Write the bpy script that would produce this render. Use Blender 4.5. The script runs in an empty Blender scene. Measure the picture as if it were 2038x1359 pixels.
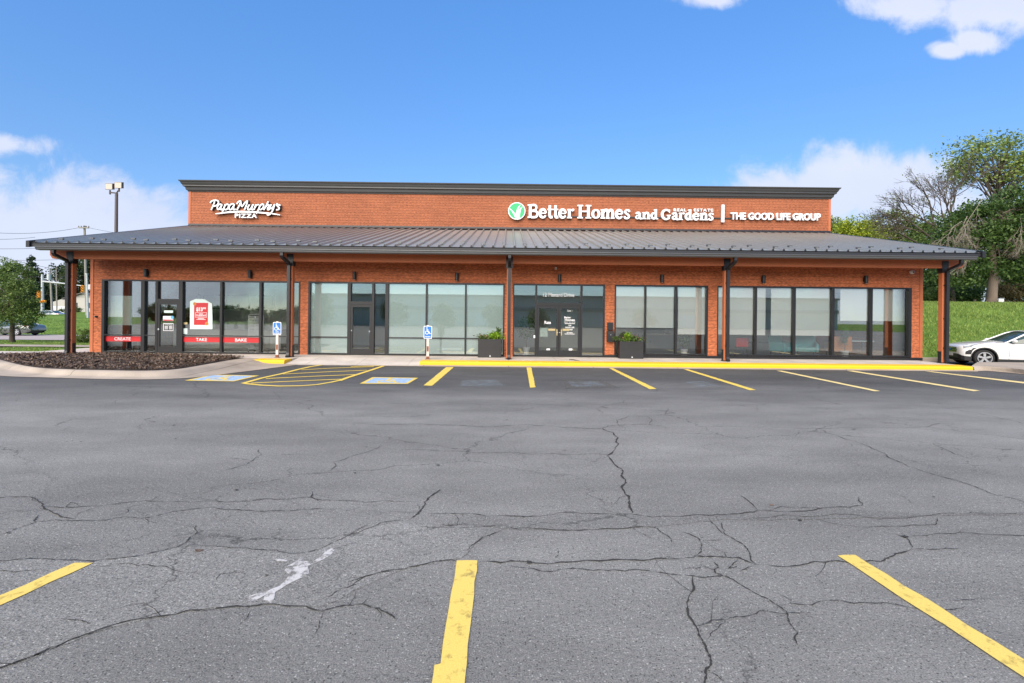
import bpy, bmesh, math, random
import numpy as np
from mathutils import Vector, Matrix
R_ = math.radians
C = bpy.context.scene.collection
S = bpy.context.scene
rng = random.Random(7)
nrg = np.random.default_rng(11)

# ------------------------------------------------------------------ camera
FOC, HOR, CH = 936.0, 634.0, 1.74          # focal length and horizon row at the photograph's own size, eye height
YAW, ROLL = 0.007, 0.0100
FV = Vector((math.sin(YAW), math.cos(YAW), 0)); R0 = Vector((math.cos(YAW), -math.sin(YAW), 0)); U0 = Vector((0, 0, 1))
RV = R0*math.cos(ROLL) + U0*math.sin(ROLL); UV = U0*math.cos(ROLL) - R0*math.sin(ROLL)
cd = bpy.data.cameras.new('camera'); cam = bpy.data.objects.new('camera', cd); C.objects.link(cam)
cd.sensor_width = 36; cd.lens = FOC/2038*36; cd.shift_y = -(679.5-HOR)/2038
cd.clip_start = 0.1; cd.clip_end = 6000
m3 = Matrix((RV, UV, -FV)).transposed()
cam.matrix_world = Matrix.Translation((0, 0, CH)) @ m3.to_4x4()
S.camera = cam

def ray(px, py): return FV + RV*((px-1019)/FOC) + UV*((HOR-py)/FOC)
def onY(px, py, Y):
    d = ray(px, py); t = Y/d.y
    return Vector((d.x*t, Y, CH + d.z*t))
def onZ(px, py, Z=0.0):
    d = ray(px, py); t = (Z-CH)/d.z
    return Vector((d.x*t, d.y*t, Z))

# ------------------------------------------------------------------ sky, sun, exposure
SUN_EL, SUN_AZ = R_(38), R_(198)           # azimuth measured from +Y towards +X
W = bpy.data.worlds.new('World'); S.world = W; W.use_nodes = True
nt = W.node_tree; N = nt.nodes; L = nt.links
for n in list(N): N.remove(n)
def nd(t, nt_=None, **kw):
    n = (nt_ or nt).nodes.new(t)
    for k, v in kw.items(): setattr(n, k, v)
    return n
def mth(op, a, b=None, c=None, nt_=None, clamp=False):
    n = nd('ShaderNodeMath', nt_, operation=op); n.use_clamp = clamp
    for i, v in enumerate((a, b, c)):
        if v is None: continue
        if isinstance(v, (int, float)): n.inputs[i].default_value = v
        else: (nt_ or nt).links.new(v, n.inputs[i])
    return n.outputs[0]
out = nd('ShaderNodeOutputWorld'); bg = nd('ShaderNodeBackground'); L.new(bg.outputs[0], out.inputs[0])
sky = nd('ShaderNodeTexSky', sky_type='NISHITA'); sky.sun_disc = False
sky.sun_elevation = SUN_EL; sky.sun_rotation = SUN_AZ; sky.air_density = 1.0; sky.dust_density = 0.3; sky.ozone_density = 2.5; sky.altitude = 200
tint = nd('ShaderNodeMix', data_type='RGBA', blend_type='MULTIPLY'); tint.inputs[0].default_value = 1
L.new(sky.outputs[0], tint.inputs[6]); 
tz = nd('ShaderNodeTexCoord'); ts = nd('ShaderNodeSeparateXYZ'); L.new(tz.outputs['Generated'], ts.inputs[0])
tr_ = nd('ShaderNodeMapRange'); L.new(ts.outputs[2], tr_.inputs[0]); tr_.inputs[1].default_value = .15; tr_.inputs[2].default_value = .55
tm = nd('ShaderNodeMix', data_type='RGBA'); L.new(tr_.outputs[0], tm.inputs[0]); tm.inputs[6].default_value = (.80, .94, 1.10, 1); tm.inputs[7].default_value = (.89, 1.44, 1.90, 1)
L.new(tm.outputs[2], tint.inputs[7])
tc = nd('ShaderNodeTexCoord'); sp = nd('ShaderNodeSeparateXYZ'); L.new(tc.outputs['Generated'], sp.inputs[0])
ay = mth('MAXIMUM', mth('ABSOLUTE', sp.outputs[1]), 0.04)
uu = mth('DIVIDE', sp.outputs[0], ay); vv = mth('DIVIDE', sp.outputs[2], ay)
cb = nd('ShaderNodeCombineXYZ'); L.new(uu, cb.inputs[0]); L.new(vv, cb.inputs[1]); cb.inputs[2].default_value = 3.7
def fbm(scale, det, rough, dist=0.0, stretch=None):
    n = nd('ShaderNodeTexNoise'); n.inputs['Scale'].default_value = scale; n.inputs['Detail'].default_value = det
    n.inputs['Roughness'].default_value = rough; n.inputs['Distortion'].default_value = dist
    if stretch:
        mp = nd('ShaderNodeMapping'); mp.inputs['Scale'].default_value = stretch; L.new(cb.outputs[0], mp.inputs[0]); L.new(mp.outputs[0], n.inputs[0])
    else: L.new(cb.outputs[0], n.inputs[0])
    return n.outputs[0]
nz = fbm(8.0, 11, 0.64, 0.3); nz2 = fbm(2.6, 5, 0.55, 0.0, (1, 1.8, 1))
# cloud banks: centre and radii as tangents of azimuth / elevation
banks = [(-1.02, .15, .32, .17), (-.84, .18, .22, .11), (-.74, .08, .28, .13), (-1.10, .355, .14, .032), (-1.2, .16, .3, .17), (-.93, .06, .36, .12),
         (.70, .29, .14, .10), (.62, .25, .19, .09), (.84, .27, .22, .10), (.78, .12, .36, .15), (1.0, .2, .25, .13),
         (.86, .675, .14, .05), (1.03, .67, .18, .06), (1.0, .605, .07, .035), (.93, .585, .045, .022), (.42, .69, .07, .03), (1.35, .62, .18, .12), (-1.6, .3, .4, .3)]
acc = None
for (u0, v0, ru, rv) in banks:
    a = mth('MULTIPLY', mth('SUBTRACT', uu, u0), 1/ru); b = mth('MULTIPLY', mth('SUBTRACT', vv, v0), 1/rv)
    d = mth('SQRT', mth('ADD', mth('MULTIPLY', a, a), mth('MULTIPLY', b, b)))
    d = mth('SUBTRACT', 1.0, d)
    acc = d if acc is None else mth('SMOOTH_MAX', acc, d, 0.25)
dens = mth('ADD', mth('MAXIMUM', acc, -1.5), mth('MULTIPLY', mth('SUBTRACT', nz, 0.5), 1.9))
mr = nd('ShaderNodeMapRange', interpolation_type='SMOOTHSTEP'); L.new(dens, mr.inputs[0]); mr.inputs[1].default_value = -.12; mr.inputs[2].default_value = .52
fac = mth('MULTIPLY', mr.outputs[0], mth('MULTIPLY_ADD', nz2, 0.7, 0.72, clamp=True), clamp=True)
fac = mth('MULTIPLY', fac, 0.93)
cc = nd('ShaderNodeMix', data_type='RGBA'); L.new(nz2, cc.inputs[0])
cc.inputs[6].default_value = (4.3, 4.8, 6.2, 1); cc.inputs[7].default_value = (5.9, 6.2, 7.2, 1)
mx = nd('ShaderNodeMix', data_type='RGBA'); L.new(fac, mx.inputs[0]); L.new(tint.outputs[2], mx.inputs[6]); L.new(cc.outputs[2], mx.inputs[7])
L.new(mx.outputs[2], bg.inputs[0]); bg.inputs[1].default_value = 0.10

sd = bpy.data.lights.new('sun', 'SUN'); so = bpy.data.objects.new('sun', sd); C.objects.link(so)
sd.energy = 4.4; sd.angle = R_(66); sd.color = (1.0, 0.86, 0.67)
sv = Vector((math.sin(SUN_AZ)*math.cos(SUN_EL), math.cos(SUN_AZ)*math.cos(SUN_EL), math.sin(SUN_EL)))
so.rotation_euler = sv.to_track_quat('Z', 'Y').to_euler(); so.location = sv*200
S.view_settings.view_transform = 'Standard'; S.view_settings.look = 'None'; S.view_settings.exposure = 0.60; S.view_settings.gamma = 1
S.cycles.max_bounces = 8; S.cycles.transparent_max_bounces = 24; S.cycles.caustics_reflective = False; S.cycles.caustics_refractive = False
S.cycles.use_denoising = True
S.cycles.sample_clamp_indirect = 6

# ------------------------------------------------------------------ mesh helpers
class MB:
    def __init__(s): s.v = []; s.f = []; s.m = []
    def add(s, vs, fs, m=0):
        o = len(s.v); s.v += [tuple(p) for p in vs]; s.f += [tuple(i+o for i in f) for f in fs]; s.m += [m]*len(fs); return s
    def box(s, x0, x1, y0, y1, z0, z1, m=0):
        x0, x1 = min(x0, x1), max(x0, x1); y0, y1 = min(y0, y1), max(y0, y1); z0, z1 = min(z0, z1), max(z0, z1)
        v = [(x0,y0,z0),(x1,y0,z0),(x1,y1,z0),(x0,y1,z0),(x0,y0,z1),(x1,y0,z1),(x1,y1,z1),(x0,y1,z1)]
        return s.add(v, [(0,3,2,1),(4,5,6,7),(0,1,5,4),(1,2,6,5),(2,3,7,6),(3,0,4,7)], m)
    def quad(s, a, b, c, d, m=0): return s.add([a, b, c, d], [(0,1,2,3)], m)
    def prism(s, poly, off, m=0, cap=True):      # polygon of 3-D points swept by a vector
        n = len(poly); o = Vector(off); p = [Vector(q) for q in poly]
        f = [(i, (i+1) % n, n+(i+1) % n, n+i) for i in range(n)]
        if cap: f += [tuple(range(n-1, -1, -1)), tuple(range(n, 2*n))]
        return s.add(p+[q+o for q in p], f, m)
    def tube(s, pts, rad, n=8, m=0, cap=True, squash=None):
        pts = [Vector(p) for p in pts]
        if not hasattr(rad, '__len__'): rad = [rad]*len(pts)
        rings = []; up = Vector((0.13, 0.21, 0.97)).normalized()
        for i, p in enumerate(pts):
            t = (pts[min(i+1, len(pts)-1)]-pts[max(i-1, 0)]).normalized()
            a = t.cross(up)
            if a.length < .15: a = t.cross(Vector((1, 0, 0)))
            a.normalize(); b = t.cross(a)
            rings.append([p + a*(math.cos(2*math.pi*k/n)*rad[i]) + b*(math.sin(2*math.pi*k/n)*rad[i]) for k in range(n)])
        return s.loft(rings, m, True, cap)
    def loft(s, rings, m=0, close=True, cap=False):
        n = len(rings[0]); v = [p for r in rings for p in r]; f = []
        for i in range(len(rings)-1):
            for k in range(n if close else n-1):
                f.append((i*n+k, i*n+(k+1) % n, (i+1)*n+(k+1) % n, (i+1)*n+k))
        if cap: f += [tuple(range(n-1, -1, -1)), tuple((len(rings)-1)*n+k for k in range(n))]
        return s.add(v, f, m)
    def cyl(s, c, r, h, n=20, axis='z', m=0, r2=None):
        r2 = r if r2 is None else r2
        def P(a, rr, t):
            x, y = math.cos(a)*rr, math.sin(a)*rr
            return Vector(c) + (Vector((x, y, t)) if axis == 'z' else Vector((x, t, y)) if axis == 'y' else Vector((t, x, y)))
        return s.loft([[P(2*math.pi*k/n, r, 0) for k in range(n)], [P(2*math.pi*k/n, r2, h) for k in range(n)]], m, True, True)
    def lathe(s, c, prof, n=20, axis='z', m=0, cap=True):
        rings = []
        for (r, t) in prof:
            row = []
            for k in range(n):
                a = 2*math.pi*k/n; x, y = math.cos(a)*r, math.sin(a)*r
                row.append(Vector(c) + (Vector((x, y, t)) if axis == 'z' else Vector((x, t, y))))
            rings.append(row)
        return s.loft(rings, m, True, cap)
    def ball(s, c, r, n=14, m=0, sx=1, sy=1, sz=1):
        pr = []
        for i in range(n//2+1):
            a = math.pi*i/(n//2); pr.append([Vector(c)+Vector((math.sin(a)*math.cos(2*math.pi*k/n)*r*sx, math.sin(a)*math.sin(2*math.pi*k/n)*r*sy, -math.cos(a)*r*sz)) for k in range(n)])
        return s.loft(pr, m, True, False)
WL = {}
def wloc(o): return WL.get(o.name, Vector((0, 0, 0))) if o is not None else Vector((0, 0, 0))
def obj(name, mb, mats, parent=None, smooth=False, bevel=0, local=False, label=None, recalc=True):
    off = Vector((0, 0, 0)) if (local or parent is None) else wloc(parent)
    me = bpy.data.meshes.new(name)
    if isinstance(mb, MB):
        me.from_pydata([(v[0]-off.x, v[1]-off.y, v[2]-off.z) for v in mb.v], [], mb.f)
        if any(mb.m): me.polygons.foreach_set('material_index', mb.m)
        if recalc:
            bm = bmesh.new(); bm.from_mesh(me); bmesh.ops.recalc_face_normals(bm, faces=bm.faces); bm.to_mesh(me); bm.free()
    else:
        me = mb; me.name = name
        if off.length: me.transform(Matrix.Translation(-off))
    for m in (mats if isinstance(mats, (list, tuple)) else [mats]): me.materials.append(m)
    o = bpy.data.objects.new(name, me); C.objects.link(o)
    if parent is not None: o.parent = parent; WL[o.name] = off.copy()
    if smooth: me.polygons.foreach_set('use_smooth', [True]*len(me.polygons))
    if smooth == 'auto': me.set_sharp_from_angle(angle=R_(38))
    if bevel:
        b = o.modifiers.new('bevel', 'BEVEL'); b.width = bevel; b.segments = 2; b.limit_method = 'ANGLE'
    if label: o['label'] = label
    me.update(); return o
def tag(o, label=None, cat=None, group=None, kind=None):
    for k, v in (('label', label), ('category', cat), ('group', group), ('kind', kind)):
        if v: o[k] = v
    return o
def thing(name, label, cat, loc=(0, 0, 0), group=None):
    o = bpy.data.objects.new(name, None); C.objects.link(o); o.location = loc; o.empty_display_size = .2
    WL[o.name] = Vector(loc); return tag(o, label, cat, group)
def copy_tree(o, parent=None):
    c = o.copy(); C.objects.link(c)
    if parent is not None: c.parent = parent
    for ch in [x for x in C.objects if x.parent == o]: copy_tree(ch, c)
    return c

# ------------------------------------------------------------------ materials
def newmat(name):
    m = bpy.data.materials.new(name); m.use_nodes = True; t = m.node_tree
    return m, t, t.nodes['Principled BSDF']
def mat(name, col, rough=.6, metal=0.0, var=.0, vscale=3.0, bump=0.0, bscale=40.0, spec=None, grain=0.0, gscale=150.0, stretch=(1, 1, 1), coat=0):
    m, t, p = newmat(name)
    p.inputs['Base Color'].default_value = (*col, 1); p.inputs['Roughness'].default_value = rough; p.inputs['Metallic'].default_value = metal
    if spec is not None: p.inputs['Specular IOR Level'].default_value = spec
    if coat: p.inputs['Coat Weight'].default_value = coat; p.inputs['Coat Roughness'].default_value = .05
    if var or bump or grain:
        g = t.nodes.new('ShaderNodeTexCoord'); mp = t.nodes.new('ShaderNodeMapping'); mp.inputs['Scale'].default_value = stretch
        t.links.new(g.outputs['Object'], mp.inputs[0])
        def noise(s, d=4):
            n = t.nodes.new('ShaderNodeTexNoise'); n.inputs['Scale'].default_value = s; n.inputs['Detail'].default_value = d
            t.links.new(mp.outputs[0], n.inputs[0]); return n.outputs[0]
        f = None
        if var: f = mth('MULTIPLY_ADD', noise(vscale), 2*var, 1-var, nt_=t)
        if grain:
            k = mth('MULTIPLY_ADD', noise(gscale, 2), 2*grain, 1-grain, nt_=t); f = k if f is None else mth('MULTIPLY', f, k, nt_=t)
        if f is not None:
            h = t.nodes.new('ShaderNodeHueSaturation'); h.inputs['Color'].default_value = (*col, 1); t.links.new(f, h.inputs['Value'])
            t.links.new(h.outputs[0], p.inputs['Base Color'])
        if bump:
            b = t.nodes.new('ShaderNodeBump'); b.inputs['Strength'].default_value = bump; b.inputs['Distance'].default_value = .02
            t.links.new(noise(bscale), b.inputs['Height']); t.links.new(b.outputs[0], p.inputs['Normal'])
    return m
def leafmat(name, c0, c1, trans=.3):
    m, t, p = newmat(name)
    g = t.nodes.new('ShaderNodeNewGeometry'); r = t.nodes.new('ShaderNodeValToRGB')
    r.color_ramp.elements[0].color = (*c0, 1); r.color_ramp.elements[1].color = (*c1, 1)
    e = r.color_ramp.elements.new(.55); e.color = (*[(a+b)/2*.95 for a, b in zip(c0, c1)], 1)
    t.links.new(g.outputs['Random Per Island'], r.inputs[0]); t.links.new(r.outputs[0], p.inputs['Base Color'])
    p.inputs['Roughness'].default_value = .55; p.inputs['Specular IOR Level'].default_value = .3
    tr = t.nodes.new('ShaderNodeBsdfTranslucent'); t.links.new(r.outputs[0], tr.inputs[0])
    mx = t.nodes.new('ShaderNodeMixShader'); mx.inputs[0].default_value = trans
    t.links.new(p.outputs[0], mx.inputs[1]); t.links.new(tr.outputs[0], mx.inputs[2]); t.links.new(mx.outputs[0], t.nodes['Material Output'].inputs[0])
    return m
def glassmat(name, tintc, boost=1.0, ior=1.5):
    m, t, p = newmat(name); t.nodes.remove(p)
    tr = t.nodes.new('ShaderNodeBsdfTransparent'); tr.inputs[0].default_value = (*tintc, 1)
    gl = t.nodes.new('ShaderNodeBsdfGlossy'); gl.inputs['Roughness'].default_value = .012; gl.inputs[0].default_value = (.95, 1, .98, 1)
    fr = t.nodes.new('ShaderNodeFresnel'); fr.inputs[0].default_value = ior
    f = mth('MULTIPLY', fr.outputs[0], boost, nt_=t, clamp=True)
    mx = t.nodes.new('ShaderNodeMixShader'); t.links.new(f, mx.inputs[0]); t.links.new(tr.outputs[0], mx.inputs[1]); t.links.new(gl.outputs[0], mx.inputs[2])
    t.links.new(mx.outputs[0], t.nodes['Material Output'].inputs[0]); return m

def clad_mat(name, col, lap=.145, vary=.14):
    # horizontal lap shingle cladding: shadow line at each course, staggered vertical joints, rough sawn grain
    m, t, p = newmat(name); g = t.nodes.new('ShaderNodeNewGeometry'); s = t.nodes.new('ShaderNodeSeparateXYZ'); t.links.new(g.outputs['Position'], s.inputs[0])
    M = lambda op, a, b=None, c=None, clamp=False: mth(op, a, b, c, nt_=t, clamp=clamp)
    def noise(sc, d, st):
        mp = t.nodes.new('ShaderNodeMapping'); mp.inputs['Scale'].default_value = st; t.links.new(g.outputs['Position'], mp.inputs[0])
        n = t.nodes.new('ShaderNodeTexNoise'); n.inputs['Scale'].default_value = sc; n.inputs['Detail'].default_value = d; t.links.new(mp.outputs[0], n.inputs[0]); return n.outputs[0]
    z = M('DIVIDE', s.outputs[2], lap); row = M('FLOOR', z); fz = M('FRACT', z)
    cbn = t.nodes.new('ShaderNodeCombineXYZ'); xx = M('ADD', s.outputs[0], s.outputs[1])
    t.links.new(M('FLOOR', M('ADD', M('MULTIPLY', xx, 1.6), M('MULTIPLY', row, .37))), cbn.inputs[0]); t.links.new(row, cbn.inputs[1])
    wn = t.nodes.new('ShaderNodeTexWhiteNoise'); t.links.new(cbn.outputs[0], wn.inputs[0])
    nA = noise(5, 6, (.5, .5, 4)); nB = noise(17, 5, (.55, .55, 1.6)); nC = noise(.5, 3, (1, 1, 1))
    v = M('ADD', M('MULTIPLY_ADD', wn.outputs[0], vary, 1-vary/2), M('ADD', M('MULTIPLY', M('SUBTRACT', nA, .5), .28), M('ADD', M('MULTIPLY', M('SUBTRACT', nB, .5), 2.1), M('MULTIPLY', M('SUBTRACT', nC, .5), .35))))
    line = M('LESS_THAN', fz, .10)
    v = M('MULTIPLY', v, M('SUBTRACT', 1.0, M('MULTIPLY', line, M('MULTIPLY', nA, .75))))
    h = t.nodes.new('ShaderNodeHueSaturation'); h.inputs['Color'].default_value = (*col, 1); t.links.new(v, h.inputs['Value']); t.links.new(h.outputs[0], p.inputs['Base Color'])
    p.inputs['Roughness'].default_value = .75; p.inputs['Specular IOR Level'].default_value = .25
    b = t.nodes.new('ShaderNodeBump'); b.inputs['Strength'].default_value = .55; b.inputs['Distance'].default_value = .012
    t.links.new(M('ADD', M('SUBTRACT', 1.0, fz), M('MULTIPLY', nB, .6)), b.inputs['Height']); t.links.new(b.outputs[0], p.inputs['Normal'])
    return m

def asphalt_mat(name, base=.225, fresh=.085):
    m, t, p = newmat(name); g = t.nodes.new('ShaderNodeNewGeometry'); s = t.nodes.new('ShaderNodeSeparateXYZ'); t.links.new(g.outputs['Position'], s.inputs[0])
    M = lambda op, a, b=None, c=None, clamp=False: mth(op, a, b, c, nt_=t, clamp=clamp)
    def noise(sc, d, st=(1, 1, 1), rough=.5, off=(0, 0, 0)):
        mp = t.nodes.new('ShaderNodeMapping'); mp.inputs['Scale'].default_value = st; mp.inputs['Location'].default_value = off; t.links.new(g.outputs['Position'], mp.inputs[0])
        n = t.nodes.new('ShaderNodeTexNoise'); n.inputs['Scale'].default_value = sc; n.inputs['Detail'].default_value = d; n.inputs['Roughness'].default_value = rough; t.links.new(mp.outputs[0], n.inputs[0]); return n.outputs[0]
    big = noise(.35, 5, (.45, 1.3, 1)); mid = noise(2.2, 5, (.5, 1, 1)); small = noise(38, 3); agg = noise(120, 3, rough=.75)
    tone = M('MULTIPLY_ADD', big, 1.1, .45); tone = M('MULTIPLY', tone, M('MULTIPLY_ADD', mid, .5, .75)); tone = M('MULTIPLY', tone, M('MULTIPLY_ADD', small, .7, .65)); tone = M('MULTIPLY', tone, M('MULTIPLY_ADD', agg, 3.0, -.5))
    vo = t.nodes.new('ShaderNodeTexVoronoi'); vo.inputs['Scale'].default_value = 75; t.links.new(g.outputs['Position'], vo.inputs[0])
    sepc = t.nodes.new('ShaderNodeSeparateColor'); t.links.new(vo.outputs['Color'], sepc.inputs[0])
    stone = M('MULTIPLY', M('GREATER_THAN', sepc.outputs[0], .88), M('LESS_THAN', vo.outputs['Distance'], .35))
    pit = M('MULTIPLY', M('LESS_THAN', sepc.outputs[0], .13), M('LESS_THAN', vo.outputs['Distance'], .38))
    tone = M('ADD', tone, M('MULTIPLY', stone, .9)); tone = M('MULTIPLY', tone, M('SUBTRACT', 1.0, M('MULTIPLY', pit, .6)))
    # hairline crazing: distorted cell edges, only in worn zones
    def craze(sc, width, lo, hi, off):
        mpc = t.nodes.new('ShaderNodeMapping'); mpc.inputs['Location'].default_value = off; mpc.inputs['Scale'].default_value = (.62, 1, 1); t.links.new(g.outputs['Position'], mpc.inputs[0])
        nd_ = t.nodes.new('ShaderNodeTexNoise'); nd_.inputs['Scale'].default_value = 2.4; nd_.inputs['Detail'].default_value = 7; nd_.inputs['Roughness'].default_value = .62; t.links.new(mpc.outputs[0], nd_.inputs[0])
        vm = t.nodes.new('ShaderNodeVectorMath'); vm.operation = 'MULTIPLY_ADD'; t.links.new(nd_.outputs['Color'], vm.inputs[0]); vm.inputs[1].default_value = (.55, .55, 0); t.links.new(mpc.outputs[0], vm.inputs[2])
        vc = t.nodes.new('ShaderNodeTexVoronoi'); vc.feature = 'DISTANCE_TO_EDGE'; vc.voronoi_dimensions = '2D'; vc.inputs['Scale'].default_value = sc; t.links.new(vm.outputs[0], vc.inputs[0])
        m1 = t.nodes.new('ShaderNodeMapRange'); t.links.new(vc.outputs[0], m1.inputs[0]); m1.inputs[1].default_value = 0; m1.inputs[2].default_value = width*sc; m1.inputs[3].default_value = 1; m1.inputs[4].default_value = 0
        m2 = t.nodes.new('ShaderNodeMapRange'); m2.interpolation_type = 'SMOOTHSTEP'; t.links.new(noise(.55, 4, (.45, 1, 1), off=off), m2.inputs[0]); m2.inputs[1].default_value = lo; m2.inputs[2].default_value = hi
        return M('MULTIPLY', m1.outputs[0], m2.outputs[0])
    tone = M('MULTIPLY', tone, M('SUBTRACT', 1.0, M('MULTIPLY', craze(.55, .013, .43, .58, (3, 1, 0)), .66)))
    tone = M('MULTIPLY', tone, M('SUBTRACT', 1.0, M('MULTIPLY', craze(2.6, .006, .50, .66, (7, 4, 0)), .5)))
    streak = noise(.9, 6, (.16, 1, 1), .6, (2, 9, 0)); tone = M('MULTIPLY', tone, M('MULTIPLY_ADD', streak, .55, .72))
    # fresher black seal coat over the parking bays in front of the kerb, wearing off along its edge
    e = M('ADD', s.outputs[1], M('MULTIPLY', M('SUBTRACT', noise(1.1, 5, (.35, 1, 1)), .5), 3.2))
    mr = t.nodes.new('ShaderNodeMapRange'); mr.interpolation_type = 'SMOOTHSTEP'; t.links.new(e, mr.inputs[0]); mr.inputs[1].default_value = 7.6; mr.inputs[2].default_value = 14.2
    mc = t.nodes.new('ShaderNodeMix'); mc.data_type = 'RGBA'; t.links.new(mr.outputs[0], mc.inputs[0])
    mc.inputs[6].default_value = (base*1.04, base*1.01, base*.915, 1); mc.inputs[7].default_value = (fresh*1.02, fresh*1.01, fresh*.97, 1)
    h = t.nodes.new('ShaderNodeHueSaturation'); t.links.new(mc.outputs[2], h.inputs['Color']); t.links.new(tone, h.inputs['Value']); t.links.new(h.outputs[0], p.inputs['Base Color'])
    p.inputs['Roughness'].default_value = .85; p.inputs['Specular IOR Level'].default_value = .35
    b = t.nodes.new('ShaderNodeBump'); b.inputs['Strength'].default_value = 1.0; b.inputs['Distance'].default_value = .010
    t.links.new(M('ADD', agg, M('MULTIPLY', small, .8)), b.inputs['Height']); t.links.new(b.outputs[0], p.inputs['Normal'])
    return m
def faded_mat(name, col, cover=.5, scale=14.0, rough=.7, soft=.08, stretch=(1, 1, 1)):
    # worn paint: the noise decides where it is still there
    m, t, p = newmat(name); g = t.nodes.new('ShaderNodeNewGeometry'); mp = t.nodes.new('ShaderNodeMapping'); mp.inputs['Scale'].default_value = stretch; t.links.new(g.outputs['Position'], mp.inputs[0])
    n = t.nodes.new('ShaderNodeTexNoise'); n.inputs['Scale'].default_value = scale; n.inputs['Detail'].default_value = 7; n.inputs['Roughness'].default_value = .68; t.links.new(mp.outputs[0], n.inputs[0])
    n2 = t.nodes.new('ShaderNodeTexNoise'); n2.inputs['Scale'].default_value = scale*9; n2.inputs['Detail'].default_value = 2; t.links.new(g.outputs['Position'], n2.inputs[0])
    h = t.nodes.new('ShaderNodeHueSaturation'); h.inputs['Color'].default_value = (*col, 1); t.links.new(mth('MULTIPLY_ADD', n2.outputs[0], .5, .75, nt_=t), h.inputs['Value']); t.links.new(h.outputs[0], p.inputs['Base Color'])
    p.inputs['Roughness'].default_value = rough
    mr = t.nodes.new('ShaderNodeMapRange'); t.links.new(n.outputs[0], mr.inputs[0]); c = .72-.44*cover; mr.inputs[1].default_value = c-soft; mr.inputs[2].default_value = c+soft
    t.links.new(mr.outputs[0], p.inputs['Alpha']); return m
def lawn_mat(name):
    m, t, p = newmat(name); g = t.nodes.new('ShaderNodeNewGeometry')
    def noise(sc, d):
        n = t.nodes.new('ShaderNodeTexNoise'); n.inputs['Scale'].default_value = sc; n.inputs['Detail'].default_value = d; t.links.new(g.outputs['Position'], n.inputs[0]); return n.outputs[0]
    f = mth('ADD', mth('MULTIPLY', noise(.35, 6), .6, nt_=t), mth('MULTIPLY', noise(6, 5), .4, nt_=t), nt_=t)
    r = t.nodes.new('ShaderNodeValToRGB'); e = r.color_ramp.elements; e[0].position = .33; e[0].color = (.060, .125, .020, 1); e[1].position = .68; e[1].color = (.20, .30, .06, 1)
    t.links.new(f, r.inputs[0]); t.links.new(r.outputs[0], p.inputs['Base Color']); p.inputs['Roughness'].default_value = .9; p.inputs['Specular IOR Level'].default_value = .1
    b = t.nodes.new('ShaderNodeBump'); b.inputs['Strength'].default_value = .9; b.inputs['Distance'].default_value = .08; t.links.new(noise(14, 4), b.inputs['Height']); t.links.new(b.outputs[0], p.inputs['Normal'])
    return m
def concrete_mat(name, col=(.40, .355, .30), joint=1.83):
    m, t, p = newmat(name); g = t.nodes.new('ShaderNodeNewGeometry'); s = t.nodes.new('ShaderNodeSeparateXYZ'); t.links.new(g.outputs['Position'], s.inputs[0])
    def noise(sc, d):
        n = t.nodes.new('ShaderNodeTexNoise'); n.inputs['Scale'].default_value = sc; n.inputs['Detail'].default_value = d; t.links.new(g.outputs['Position'], n.inputs[0]); return n.outputs[0]
    v = mth('MULTIPLY', mth('MULTIPLY_ADD', noise(1.3, 7), .9, .55, nt_=t), mth('MULTIPLY_ADD', noise(60, 3), .5, .75, nt_=t), nt_=t)
    if joint:
        j = mth('LESS_THAN', mth('FRACT', mth('DIVIDE', s.outputs[0], joint, nt_=t), nt_=t), .009, nt_=t); v = mth('MULTIPLY', v, mth('SUBTRACT', 1.0, mth('MULTIPLY', j, .45, nt_=t), nt_=t), nt_=t)
    vo = t.nodes.new('ShaderNodeTexVoronoi'); vo.inputs['Scale'].default_value = 5; t.links.new(g.outputs['Position'], vo.inputs[0])
    sp_ = mth('LESS_THAN', vo.outputs['Distance'], .05, nt_=t); v = mth('MULTIPLY', v, mth('SUBTRACT', 1.0, mth('MULTIPLY', sp_, .5, nt_=t), nt_=t), nt_=t)
    h = t.nodes.new('ShaderNodeHueSaturation'); h.inputs['Color'].default_value = (*col, 1); t.links.new(v, h.inputs['Value']); t.links.new(h.outputs[0], p.inputs['Base Color'])
    p.inputs['Roughness'].default_value = .85
    b = t.nodes.new('ShaderNodeBump'); b.inputs['Strength'].default_value = .4; b.inputs['Distance'].default_value = .01; t.links.new(noise(50, 3), b.inputs['Height']); t.links.new(b.outputs[0], p.inputs['Normal'])
    return m

M_ = {}
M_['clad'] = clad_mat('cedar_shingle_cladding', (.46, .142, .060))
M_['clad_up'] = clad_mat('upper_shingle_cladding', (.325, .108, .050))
M_['trimwood'] = mat('stained_trim_board', (.47, .137, .052), .7, var=.12, vscale=2, grain=.22, gscale=60, bump=.3, bscale=50, stretch=(1, 1, .3))
M_['soffit'] = mat('soffit_board', (.45, .19, .09), .8, var=.15, vscale=4, stretch=(1, 6, 1))
M_['roof'] = mat('standing_seam_metal', (.40, .40, .36), .40, .55, var=.10, vscale=1.2, grain=.06, gscale=30, stretch=(3, .4, 1))
M_['roofdark'] = mat('closure_metal_and_eave_shade', (.018, .018, .02), .5)
M_['bronze'] = mat('dark_bronze_metal', (.020, .020, .022), .38, .2, var=.15, vscale=3)
M_['cornice'] = mat('cornice_metal', (.075, .075, .075), .42, .3, var=.12, vscale=2, grain=.1, gscale=40)
M_['gutter'] = mat('gutter_metal', (.105, .108, .112), .35, .4, var=.15, vscale=2)
M_['frame'] = mat('black_aluminium', (.014, .014, .015), .42, .1, var=.15, vscale=5)
M_['black'] = mat('black_plastic', (.012, .012, .013), .5)
M_['asphalt'] = asphalt_mat('aged_asphalt')
M_['patch'] = asphalt_mat('patched_asphalt', .25, .08)
M_['patchdark'] = asphalt_mat('darker_asphalt', .205, .07)
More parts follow.
